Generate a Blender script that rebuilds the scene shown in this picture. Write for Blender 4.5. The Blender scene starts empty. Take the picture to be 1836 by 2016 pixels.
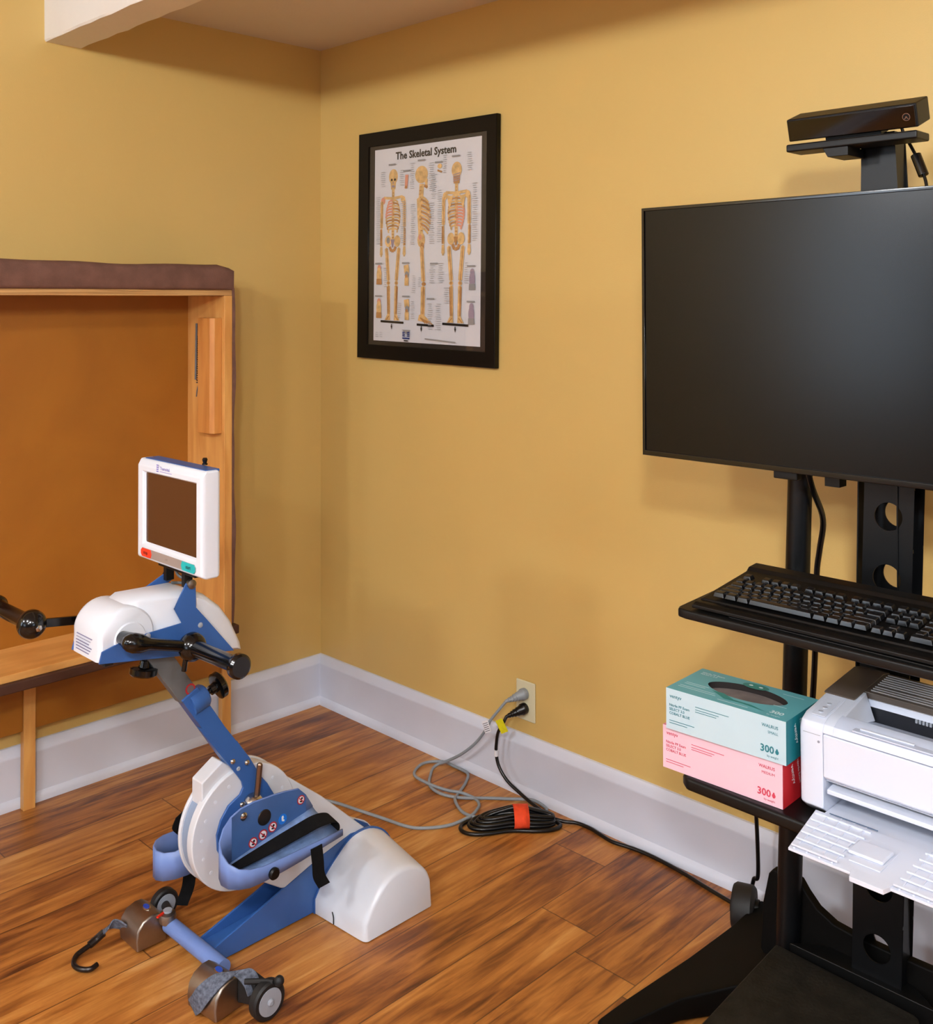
import bpy, bmesh, math, random
from mathutils import Vector, Matrix
random.seed(7)
PI = math.pi
V = Vector
scene = bpy.context.scene
COL = scene.collection

# ---------------------------------------------------------------- camera
cam_d = bpy.data.cameras.new('camera')
cam = bpy.data.objects.new('camera', cam_d)
COL.objects.link(cam)
yaw, pitch, roll = 2.354897, 0.016428, -0.002595
fwd = V((math.cos(yaw) * math.cos(pitch), math.sin(yaw) * math.cos(pitch), math.sin(pitch)))
rgt = V((math.sin(yaw), -math.cos(yaw), 0))
upv = rgt.cross(fwd)
r2 = math.cos(roll) * rgt + math.sin(roll) * upv
u2 = -math.sin(roll) * rgt + math.cos(roll) * upv
M = Matrix((r2, u2, -fwd)).transposed().to_4x4()
M.translation = V((3.07096, -2.31506, 1.46831))
cam.matrix_world = M
cam_d.sensor_fit = 'HORIZONTAL'
cam_d.sensor_width = 36
cam_d.lens = 2024.77 / 1836 * 36
cam_d.shift_y = (559.99 - 1008) / 1836
cam_d.clip_start = 0.05
scene.camera = cam

# ---------------------------------------------------------------- world, lights, exposure
scene.view_settings.view_transform = 'Standard'
scene.view_settings.look = 'None'
scene.view_settings.gamma = 1
scene.view_settings.exposure = 1.0
scene.view_settings.use_curve_mapping = False
w = bpy.data.worlds.new('world')
scene.world = w
w.use_nodes = True
w.node_tree.nodes['Background'].inputs[0].default_value = (0.75, 0.85, 1, 1)
w.node_tree.nodes['Background'].inputs[1].default_value = 0.3


def area(name, loc, target, sx, sy, power, color):
    d = bpy.data.lights.new(name, 'AREA')
    d.shape = 'RECTANGLE'
    d.size, d.size_y, d.energy, d.color = sx, sy, power, color
    o = bpy.data.objects.new(name, d)
    COL.objects.link(o)
    o.location = loc
    o.rotation_euler = (V(target) - V(loc)).to_track_quat('-Z', 'Y').to_euler()
    return o


def bulb(loc, r, power, color):
    d = bpy.data.lights.new('ceiling_lamp_light', 'POINT')
    d.shadow_soft_size, d.energy, d.color = r, power, color
    o = bpy.data.objects.new('ceiling_lamp_light', d)
    COL.objects.link(o)
    o.location = loc


for (bx, by, bp) in ((3.5, -2.9, 88), (2.1, -3.2, 50), (4.5, -1.9, 32), (0.9, -4.2, 46), (4.3, -4.4, 60)):
    bulb((bx, by, 2.35), 0.11, bp, (0.925, 0.965, 1.0))
area('added_cool_fill', (6.9, -1.7, 1.35), (0, -1.2, 0.8), 1.2, 1.1, 9, (0.62, 0.80, 1.0))  # added cool area light for assumed daylight from this side; no window built
area('added_cool_fill', (0.04, -4.9, 1.5), (2.5, -3.4, 1.2), 1.5, 1.3, 26, (0.62, 0.80, 1.0))  # added area light for bluish reflections on the keys; the window is only assumed
area('added_cool_fill', (2.6, -6.9, 1.4), (1.6, 0, 0.7), 1.8, 1.3, 14, (0.66, 0.82, 1.0))  # added cool fill from behind the camera, the room has no window here


# ---------------------------------------------------------------- materials
def lin(c):
    return tuple(((x / 255) / 12.92 if x / 255 <= 0.04045 else ((x / 255 + 0.055) / 1.055) ** 2.4) for x in c)


MATS = {}


def mat(name, rgb, rough=0.5, metal=0.0, var=0.06, scale=8.0, bump=0.0, bscale=200.0, stretch=None, coat=0.0, spec=0.5):
    """principled material with a little procedural colour variation and optional bump"""
    if name in MATS:
        return MATS[name]
    m = bpy.data.materials.new(name)
    m.use_nodes = True
    nt = m.node_tree
    b = nt.nodes['Principled BSDF']
    c = lin(rgb)
    tc = nt.nodes.new('ShaderNodeTexCoord')
    mp = nt.nodes.new('ShaderNodeMapping')
    if stretch:
        mp.inputs['Scale'].default_value = stretch
    nt.links.new(tc.outputs['Object'], mp.inputs[0])
    nz = nt.nodes.new('ShaderNodeTexNoise')
    nz.inputs['Scale'].default_value = scale
    nz.inputs['Detail'].default_value = 4
    nt.links.new(mp.outputs[0], nz.inputs['Vector'])
    rp = nt.nodes.new('ShaderNodeValToRGB')
    rp.color_ramp.elements[0].position = 0.3
    rp.color_ramp.elements[1].position = 0.7
    rp.color_ramp.elements[0].color = tuple(x * (1 - var) for x in c) + (1,)
    rp.color_ramp.elements[1].color = tuple(min(1, x * (1 + var)) for x in c) + (1,)
    nt.links.new(nz.outputs['Fac'], rp.inputs[0])
    nt.links.new(rp.outputs[0], b.inputs['Base Color'])
    b.inputs['Roughness'].default_value = rough
    b.inputs['Metallic'].default_value = metal
    b.inputs['Specular IOR Level'].default_value = spec
    if coat:
        b.inputs['Coat Weight'].default_value = coat
        b.inputs['Coat Roughness'].default_value = 0.1
    if bump:
        n2 = nt.nodes.new('ShaderNodeTexNoise')
        n2.inputs['Scale'].default_value = bscale
        n2.inputs['Detail'].default_value = 3
        nt.links.new(mp.outputs[0], n2.inputs['Vector'])
        bp = nt.nodes.new('ShaderNodeBump')
        bp.inputs['Strength'].default_value = bump
        bp.inputs['Distance'].default_value = 0.002
        nt.links.new(n2.outputs['Fac'], bp.inputs['Height'])
        nt.links.new(bp.outputs[0], b.inputs['Normal'])
    MATS[name] = m
    return m


def wood(name, rgb, dark, stretch, rough=0.4, scale=6.0):
    m = mat(name, rgb, rough, 0, 0.05, scale, 0.1, 60, stretch)
    r = [n for n in m.node_tree.nodes if n.type == 'VALTORGB'][0]
    r.color_ramp.elements[0].color = lin(dark) + (1,)
    r.color_ramp.elements[1].color = lin(rgb) + (1,)
    r.color_ramp.elements[0].position = 0.25
    r.color_ramp.elements[1].position = 0.62
    nz = [n for n in m.node_tree.nodes if n.type == 'TEX_NOISE'][0]
    nz.inputs['Detail'].default_value = 6
    nz.inputs['Distortion'].default_value = 0.6
    return m


def floor_material():
    m = bpy.data.materials.new('laminate_floor')
    m.use_nodes = True
    nt = m.node_tree
    N, L = nt.nodes, nt.links
    b = N['Principled BSDF']

    def math_(op, a, bb=None, c=None):
        n = N.new('ShaderNodeMath')
        n.operation = op
        for i, x in enumerate((a, bb, c)):
            if x is None:
                continue
            if isinstance(x, (int, float)):
                n.inputs[i].default_value = x
            else:
                L.new(x, n.inputs[i])
        return n.outputs[0]
    tc = N.new('ShaderNodeTexCoord')
    sp = N.new('ShaderNodeSeparateXYZ')
    geo = N.new('ShaderNodeNewGeometry')
    L.new(geo.outputs['Position'], sp.inputs[0])
    W, LEN = 0.165, 1.22
    u = math_('DIVIDE', math_('ADD', sp.outputs[0], 0.065 + W * 3), W)
    row = math_('FLOOR', u)
    fu = math_('FRACT', u)
    wn = N.new('ShaderNodeTexWhiteNoise')
    wn.noise_dimensions = '1D'
    L.new(row, wn.inputs['W'])
    v = math_('ADD', math_('DIVIDE', sp.outputs[1], LEN), math_('MULTIPLY', wn.outputs['Value'], 3.0))
    v = math_('ADD', v, 50)
    seg = math_('FLOOR', v)
    fv = math_('FRACT', v)
    cid = math_('ADD', math_('MULTIPLY', row, 17.31), math_('MULTIPLY', seg, 3.77))
    w2 = N.new('ShaderNodeTexWhiteNoise')
    w2.noise_dimensions = '1D'
    L.new(cid, w2.inputs['W'])
    # stretched grain, shifted for every plank
    cb = N.new('ShaderNodeCombineXYZ')
    L.new(math_('MULTIPLY', sp.outputs[0], 1.0), cb.inputs[0])
    L.new(math_('MULTIPLY', sp.outputs[1], 0.075), cb.inputs[1])
    L.new(math_('MULTIPLY', cid, 2.13), cb.inputs[2])
    n1 = N.new('ShaderNodeTexNoise')
    n1.inputs['Scale'].default_value = 44
    n1.inputs['Detail'].default_value = 7
    n1.inputs['Roughness'].default_value = 0.62
    n1.inputs['Distortion'].default_value = 0.8
    L.new(cb.outputs[0], n1.inputs['Vector'])
    cb2 = N.new('ShaderNodeCombineXYZ')
    L.new(math_('MULTIPLY', sp.outputs[0], 1.0), cb2.inputs[0])
    L.new(math_('MULTIPLY', sp.outputs[1], 0.32), cb2.inputs[1])
    L.new(math_('MULTIPLY', cid, 1.7), cb2.inputs[2])
    n2 = N.new('ShaderNodeTexNoise')
    n2.inputs['Scale'].default_value = 9
    n2.inputs['Detail'].default_value = 4
    n2.inputs['Distortion'].default_value = 1.5
    L.new(cb2.outputs[0], n2.inputs['Vector'])
    f = math_('ADD', math_('MULTIPLY', n1.outputs['Fac'], 0.66), math_('MULTIPLY', n2.outputs['Fac'], 0.38))
    f = math_('ADD', f, math_('MULTIPLY', math_('SUBTRACT', w2.outputs['Value'], 0.5), 0.17))
    rp = N.new('ShaderNodeValToRGB')
    cr = rp.color_ramp
    cols = [(0.30, (80, 40, 16)), (0.40, (124, 70, 28)), (0.50, (162, 100, 42)), (0.60, (186, 124, 58)), (0.74, (210, 156, 90))]
    while len(cr.elements) < len(cols):
        cr.elements.new(0.5)
    for e, (p, c) in zip(cr.elements, cols):
        e.position = p
        e.color = lin(c) + (1,)
    L.new(f, rp.inputs[0])
    # seams
    e1 = math_('MINIMUM', fu, math_('SUBTRACT', 1, fu))
    e2 = math_('MINIMUM', fv, math_('SUBTRACT', 1, fv))
    s = math_('MAXIMUM', math_('LESS_THAN', e1, 0.009), math_('LESS_THAN', e2, 0.0013))
    mx = N.new('ShaderNodeMix')
    mx.data_type = 'RGBA'
    L.new(math_('MULTIPLY', s, 0.7), mx.inputs[0])
    L.new(rp.outputs[0], mx.inputs[6])
    mx.inputs[7].default_value = lin((52, 24, 12)) + (1,)
    L.new(mx.outputs[2], b.inputs['Base Color'])
    L.new(math_('ADD', 0.30, math_('MULTIPLY', n1.outputs['Fac'], 0.2)), b.inputs['Roughness'])
    bp = N.new('ShaderNodeBump')
    bp.inputs['Strength'].default_value = 0.12
    bp.inputs['Distance'].default_value = 0.001
    L.new(math_('SUBTRACT', n1.outputs['Fac'], math_('MULTIPLY', s, 1.5)), bp.inputs['Height'])
    L.new(bp.outputs[0], b.inputs['Normal'])
    return m


WALL = mat('yellow_wall_paint', (205, 173, 102), 0.45, 0, 0.03, 1.3, 0.12, 260)
CEIL = mat('ceiling_paint', (214, 204, 196), 0.8, 0, 0.03, 2, 0.3, 120)
TRIM = mat('white_trim_paint', (214, 219, 232), 0.35, 0, 0.03, 5, 0.08, 60)
BLACKL = mat('matte_black_plastic', (7, 6, 5), 0.6, 0, 0.1, 20, spec=0.12)
BLACKP = mat('black_plastic', (8, 8, 8), 0.42, 0, 0.1, 20, spec=0.3)
GLOSSB = mat('glossy_black_plastic', (7, 7, 8), 0.16, 0, 0.1, 20)
BLACKM = mat('black_powder_coat', (8, 9, 11), 0.38, 0, 0.08, 30, 0.05, 400, spec=.3)
RUBBER = mat('black_rubber', (15, 15, 16), 0.6, 0, 0.15, 40)
WEB = mat('black_webbing', (9, 9, 11), 0.9, 0, 0.3, 250, 0.5, 900, spec=0.2)
BLUE = mat('blue_enamel', (50, 92, 156), 0.34, 0, 0.06, 10, 0.03, 100)
BLUEL = mat('light_blue_plastic', (106, 132, 190), 0.4, 0, 0.07, 12, 0.05, 90)
WHITEP = mat('white_plastic', (218, 223, 232), 0.32, 0, 0.02, 6)
CREAM = mat('cream_plastic', (208, 211, 217), 0.38, 0, 0.03, 6)
STEEL = mat('bright_steel', (190, 185, 178), 0.22, 1, 0.06, 30)
SATIN = mat('satin_steel', (158, 148, 138), 0.38, 1, 0.08, 30)
GALV = mat('brushed_aluminium', (112, 118, 122), 0.5, 0.5, 0.12, 25, 0.1, 90)


# ---------------------------------------------------------------- mesh helpers
class MB:
    def __init__(self):
        self.v, self.f, self.m = [], [], []

    def add(self, vs, fs, mi=0):
        o = len(self.v)
        self.v += [V(x) for x in vs]
        self.f += [tuple(o + i for i in f) for f in fs]
        self.m += [mi] * len(fs)
        return self

    def box(self, a, b, mi=0, R=None, c=None):
        x0, y0, z0 = a
        x1, y1, z1 = b
        vs = [V(p) for p in ((x0, y0, z0), (x1, y0, z0), (x1, y1, z0), (x0, y1, z0), (x0, y0, z1), (x1, y0, z1), (x1, y1, z1), (x0, y1, z1))]
        if R is not None:
            c = V(c) if c is not None else (V(a) + V(b)) / 2
            vs = [c + R @ (p - c) for p in vs]
        return self.add(vs, [(3, 2, 1, 0), (4, 5, 6, 7), (0, 1, 5, 4), (1, 2, 6, 5), (2, 3, 7, 6), (3, 0, 4, 7)], mi)

    def hexa(self, p, mi=0):
        """8 corners: bottom ring 0-3, top ring 4-7"""
        return self.add(p, [(3, 2, 1, 0), (4, 5, 6, 7), (0, 1, 5, 4), (1, 2, 6, 5), (2, 3, 7, 6), (3, 0, 4, 7)], mi)

    def prism(self, pts, axis, a, b, mi=0):
        """polygon in the two other axes, from a to b along axis"""
        def P(q, t):
            l = list(q)
            l.insert(axis, t)
            return tuple(l)
        n = len(pts)
        self.add([P(q, a) for q in pts] + [P(q, b) for q in pts],
                 [tuple(range(n)), tuple(range(2 * n - 1, n - 1, -1))] + [(i, i + n, (i + 1) % n + n, (i + 1) % n) for i in range(n)], mi)
        return self

    def loft(self, rings, mi=0, caps=True):
        n = len(rings[0])
        vs = [p for r in rings for p in r]
        fs = []
        for k in range(len(rings) - 1):
            for i in range(n):
                j = (i + 1) % n
                fs.append((k * n + i, k * n + j, (k + 1) * n + j, (k + 1) * n + i))
        if caps:
            fs.append(tuple(range(n - 1, -1, -1)))
            fs.append(tuple((len(rings) - 1) * n + i for i in range(n)))
        return self.add(vs, fs, mi)

    def cyl(self, p, q, r, r2=None, n=24, mi=0, caps=True):
        p, q = V(p), V(q)
        r2 = r if r2 is None else r2
        d = (q - p).normalized()
        a = d.orthogonal().normalized()
        b = d.cross(a)
        rr = []
        for c, rad in ((p, r), (q, r2)):
            rr.append([c + rad * (math.cos(2 * PI * i / n) * a + math.sin(2 * PI * i / n) * b) for i in range(n)])
        return self.loft(rr, mi, caps)

    def lathe(self, p, d, prof, n=28, mi=0):
        """prof = [(t along d, radius)]"""
        p, d = V(p), V(d).normalized()
        a = d.orthogonal().normalized()
        b = d.cross(a)
        return self.loft([[p + d * t + r * (math.cos(2 * PI * i / n) * a + math.sin(2 * PI * i / n) * b) for i in range(n)] for t, r in prof], mi)

    def ball(self, c, r, n=20, sc=(1, 1, 1), mi=0):
        rings = []
        for k in range(1, n // 2):
            t = PI * k / (n // 2)
            rings.append([V((c[0] + sc[0] * r * math.sin(t) * math.cos(2 * PI * i / n), c[1] + sc[1] * r * math.sin(t) * math.sin(2 * PI * i / n), c[2] - sc[2] * r * math.cos(t))) for i in range(n)])
        return self.loft(rings, mi)

    def tube(self, pts, r, n=10, mi=0, sub=6, closed=False):
        pts = smooth(pts, sub, closed) if sub > 1 else [V(p) for p in pts]
        m = len(pts)
        rings = []
        up = None
        for i, p in enumerate(pts):
            t = (pts[min(i + 1, m - 1)] - pts[max(i - 1, 0)]).normalized()
            if up is None:
                up = t.orthogonal().normalized()
            up = (up - t * up.dot(t)).normalized()
            b = t.cross(up)
            rings.append([p + r * (math.cos(2 * PI * k / n) * up + math.sin(2 * PI * k / n) * b) for k in range(n)])
        return self.loft(rings, mi)

    def ribbon(self, pts, wd, th, mi=0, sub=6):
        """flat strap; pts = centre points, wd = width vector(s), th = thickness"""
        if isinstance(wd, V):
            wd = [wd] * len(pts)
        P = smooth(pts, sub)
        W_ = smooth(wd, sub)
        m = len(P)
        rings = []
        for i in range(m):
            t = (P[min(i + 1, m - 1)] - P[max(i - 1, 0)]).normalized()
            h = W_[i] / 2
            nn = t.cross(h).normalized() * th / 2
            rings.append([P[i] - h - nn, P[i] + h - nn, P[i] + h + nn, P[i] - h + nn])
        return self.loft(rings, mi)

    def build(self, name, mats, parent=None, bevel=0.0, seg=2, solid=0.0, subd=0, ang=35):
        me = bpy.data.meshes.new(name)
        root = parent
        while root is not None and root.parent is not None:
            root = root.parent
        org = root.location.copy() if root is not None else V((0, 0, 0))
        if parent is None:
            xs = [p.x for p in self.v]
            ys = [p.y for p in self.v]
            zs = [p.z for p in self.v]
            org = V(((min(xs) + max(xs)) / 2, (min(ys) + max(ys)) / 2, min(zs)))
        me.from_pydata([p - org for p in self.v], [], self.f)
        bm = bmesh.new()
        bm.from_mesh(me)
        for i, f in enumerate(bm.faces):
            f.material_index = self.m[i]
        bmesh.ops.remove_doubles(bm, verts=bm.verts, dist=1e-6)
        bmesh.ops.recalc_face_normals(bm, faces=bm.faces)
        lim = math.radians(ang)
        for e in bm.edges:
            if len(e.link_faces) == 2 and e.calc_face_angle(0) > lim:
                e.smooth = False
        for f in bm.faces:
            f.smooth = True
        bm.to_mesh(me)
        bm.free()
        o = bpy.data.objects.new(name, me)
        COL.objects.link(o)
        for m_ in (mats if isinstance(mats, (list, tuple)) else [mats]):
            me.materials.append(m_)
        if parent is not None:
            o.parent = parent
        else:
            o.location = org
        if solid:
            s = o.modifiers.new('thickness', 'SOLIDIFY')
            s.thickness = solid
            s.offset = 0
        if bevel:
            b = o.modifiers.new('bevel', 'BEVEL')
            b.width = bevel
            b.segments = seg
            b.limit_method = 'ANGLE'
            b.angle_limit = math.radians(ang)
            b.harden_normals = False
            for f in me.polygons:
                f.use_smooth = True
            w_ = o.modifiers.new('normals', 'WEIGHTED_NORMAL')
            w_.keep_sharp = False
            for e in me.edges:
                e.use_edge_sharp = False
        if subd:
            s = o.modifiers.new('round', 'SUBSURF')
            s.levels = s.render_levels = subd
        return o


def smooth(pts, sub=6, closed=False):
    pts = [V(p) for p in pts]
    if len(pts) < 3 or sub <= 1:
        return pts
    out = []
    n = len(pts)
    rng = range(n if closed else n - 1)
    for i in rng:
        p1, p2 = pts[i], pts[(i + 1) % n]
        p0 = pts[i - 1] if (i > 0 or closed) else 2 * p1 - p2
        p3 = pts[(i + 2) % n] if (i + 2 < n or closed) else 2 * p2 - p1
        for k in range(sub):
            t = k / sub
            out.append(0.5 * ((2 * p1) + (p2 - p0) * t + (2 * p0 - 5 * p1 + 4 * p2 - p3) * t * t + (3 * p1 - p0 - 3 * p2 + p3) * t ** 3))
    out.append(pts[0].copy() if closed else pts[-1])
    return out


def empty(name, loc, label, cat, group=None):
    o = bpy.data.objects.new(name, None)
    o.empty_display_size = 0.05
    COL.objects.link(o)
    o.location = loc
    return tag(o, label, cat, group)


def tag(o, label, cat, group=None):
    o['label'] = label
    o['category'] = cat
    if group:
        o['group'] = group
    return o


def structure(name, mb, m, bevel=0.0, **k):
    o = mb.build(name, m, None, bevel, **k)
    o['kind'] = 'structure'
    return o


def text(parent, name, s, org, xd, yd, size, m, bold=0.0, align='LEFT', sx=1.0, lift=0.0004):
    """flat printed lettering on a surface: org, writing direction xd, up direction yd"""
    cu = bpy.data.curves.new('t', 'FONT')
    cu.body = s
    cu.size = size
    cu.offset = bold
    cu.align_x = align
    cu.resolution_u = 2
    to = bpy.data.objects.new('t', cu)
    COL.objects.link(to)
    bpy.context.view_layer.update()
    dg = bpy.context.evaluated_depsgraph_get()
    me = bpy.data.meshes.new_from_object(to.evaluated_get(dg))
    bpy.data.objects.remove(to)
    xd, yd = V(xd).normalized(), V(yd).normalized()
    nn = xd.cross(yd).normalized()
    yd = nn.cross(xd)
    root = parent
    while root.parent is not None:
        root = root.parent
    org = V(org) - root.location
    for v in me.vertices:
        v.co = org + xd * v.co.x * sx + yd * v.co.y + nn * lift
    me.name = name
    me.materials.clear()
    me.materials.append(m)
    o = bpy.data.objects.new(name, me)
    COL.objects.link(o)
    o.parent = parent
    return o


def circ(c, r, n=32, a0=0.0, a1=2 * PI):
    return [(c[0] + r * math.cos(a0 + (a1 - a0) * i / n), c[1] + r * math.sin(a0 + (a1 - a0) * i / n)) for i in range(n + (1 if a1 - a0 < 2 * PI - 1e-6 else 0))]


def lerp(a, b, t):
    return a + (b - a) * t


# ---------------------------------------------------------------- the room
H = 2.4
FAR = mat('far_wall_paint', (120, 112, 104), 0.8, 0, 0.03, 1)
structure('floor', MB().box((-0.1, -7, -0.05), (7, 0.1, 0)), floor_material())
structure('ceiling', MB().box((-0.1, -7, H), (7, 0.1, H + 0.05)), CEIL)
structure('wall_left', MB().box((-0.1, -7, 0), (0, 0.0, H)), WALL)
structure('wall_right', MB().box((-0.1, 0, 0), (7, 0.1, H)), WALL)
structure('wall_front', MB().box((-0.1, -7.1, 0), (7, -7, H)), FAR)
structure('wall_side', MB().box((7, -7.1, 0), (7.1, 0.1, H)), FAR)
# ceiling beam, plaster a little uneven along its lower edge
bm_ = MB()
rings = []
nb = 60
for i in range(nb + 1):
    x = 3.6 * i / nb
    j = lambda s: 0.0012 * math.sin(x * 17 + s) + 0.0012 * math.sin(x * 41 + 2 * s) + random.uniform(-.0015, .0015)
    z0 = 2.252
    rings.append([V((x, -1.030 + j(0) * 0.3, H)), V((x, -1.030 + j(1), z0 + 0.006 + j(2) * 0.4)), V((x, -1.026 + j(1), z0 + j(3) * 0.4)),
                  V((x, -0.916 + j(4), z0 + j(5) * 0.4)), V((x, -0.912 + j(4), z0 + 0.006 + j(2) * 0.3)), V((x, -0.912, H))])
bm_.loft(rings)
structure('trim_1', bm_, mat('beam_plaster', (226, 222, 214), 0.75, 0, 0.03, 4, 0.4, 80))


def baseboard(name, length, axis):
    prof = [(0, 0), (0.026, 0), (0.026, 0.012), (0.022, 0.022), (0.0155, 0.028), (0.015, 0.137), (0.017, 0.142), (0.017, 0.150), (0.013, 0.158), (0.012, 0.166), (0.006, 0.175), (0, 0.176)]
    mb = MB()
    if axis == 0:    # runs along x on the wall y = 0
        mb.prism([(-a, z) for a, z in prof], 0, 0, length)
    else:
        mb.loft([[V((a, -t, z)) for a, z in prof] for t in (0, length)])
    return structure(name, mb, TRIM)


baseboard('baseboard_right', 7, 0)
baseboard('baseboard_left', 7, 1)


# ---------------------------------------------------------------- framed chart
PC = V((0.577, 0, 1.659))
poster = empty('framed_poster', (0.577, -0.001, 1.659), 'black framed skeletal system chart on the yellow wall right of the corner', 'poster')
FR = mat('black_wood_frame', (7, 5, 4), 0.4, 0, 0.1, 30, spec=0.25)
MATB = mat('dark_brown_mat_board', (30, 24, 16), 0.75, 0, 0.05, 40)
PAPER = mat('glossy_chart_paper', (214, 214, 218), 0.25, 0, 0.02, 5)
fw, fh, fb = 0.333, 0.392, 0.048
fr = MB()
o_ = [(-fw, -fh), (fw, -fh), (fw, fh), (-fw, fh)]
i_ = [(-fw + fb, -fh + fb), (fw - fb, -fh + fb), (fw - fb, fh - fb), (-fw + fb, fh - fb)]
for k in range(4):
    a, b, c, d = o_[k], o_[(k + 1) % 4], i_[(k + 1) % 4], i_[k]
    fr.hexa([PC + V((q[0], -0.002, q[1])) for q in (a, b, c, d)] + [PC + V((q[0], y, q[1])) for q, y in ((a, -0.022), (b, -0.022), (c, -0.016), (d, -0.016))])
fr.build('frame', FR, poster, 0.002)
MB().box(PC + V((-fw + 0.02, -0.008, -fh + 0.02)), PC + V((fw - 0.02, -0.003, fh - 0.02))).build('mat_board', MATB, poster)
pw, ph = 0.258, 0.330
pap = MB().box(PC + V((-pw, -0.0095, -ph + 0.001)), PC + V((pw, -0.0075, ph + 0.001))).build('chart_paper', PAPER, poster)
BONE = mat('print_bone', (212, 174, 116), 0.4, 0, 0.25, 60)
BONE2 = mat('print_bone_shade', (178, 128, 76), 0.4, 0, 0.2, 60)
REDI = mat('print_muscle_red', (214, 146, 120), 0.4)
GREYI = mat('print_grey', (140, 138, 136), 0.4)
LTI = mat('print_light_grey', (172, 172, 174), 0.4)
INK = mat('print_black', (22, 20, 20), 0.4)
NAVY = mat('print_navy', (34, 50, 110), 0.4)
ilayer = [0]


class Ink:
    """flat print in paper coordinates: u right 0..1, v down 0..1"""
    def __init__(s):
        s.mb = MB()
        s.squeeze = False

    def P(s, u, v):
        if s.squeeze:
            v = .105 + (v - .105) * .94
        return V((PC.x - pw + 2 * pw * u, -0.0097 - ilayer[0] * 0.00003, PC.z + ph - 2 * ph * v))

    def poly(s, pts, mi):
        ilayer[0] += 0.25
        s.mb.add([s.P(*p) for p in pts], [tuple(range(len(pts)))], mi)

    def ell(s, u, v, a, b, mi, n=18):
        s.poly([(u + a * math.cos(2 * PI * i / n), v + b * math.sin(2 * PI * i / n)) for i in range(n)], mi)

    def line(s, pts, w, mi):
        for (u0, v0), (u1, v1) in zip(pts, pts[1:]):
            dx, dy = (u1 - u0) * pw, (v1 - v0) * ph
            l = math.hypot(dx, dy) or 1
            nx, ny = -dy / l * w / 2, dx / l * w / 2
            s.poly([(u0 + nx / pw, v0 + ny / ph), (u1 + nx / pw, v1 + ny / ph), (u1 - nx / pw, v1 - ny / ph), (u0 - nx / pw, v0 - ny / ph)], mi)

    def bone(s, a, b, w, mi=0):
        """long bone with knobs"""
        s.line([a, b], w, mi)
        s.ell(a[0], a[1], w * 1.0, w * 0.75, mi, 10)
        s.ell(b[0], b[1], w * 1.0, w * 0.75, mi, 10)
        s.line([(a[0] + w * .4, a[1]), (b[0] + w * .4, b[1])], w * 0.25, 1)


K = Ink()


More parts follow.
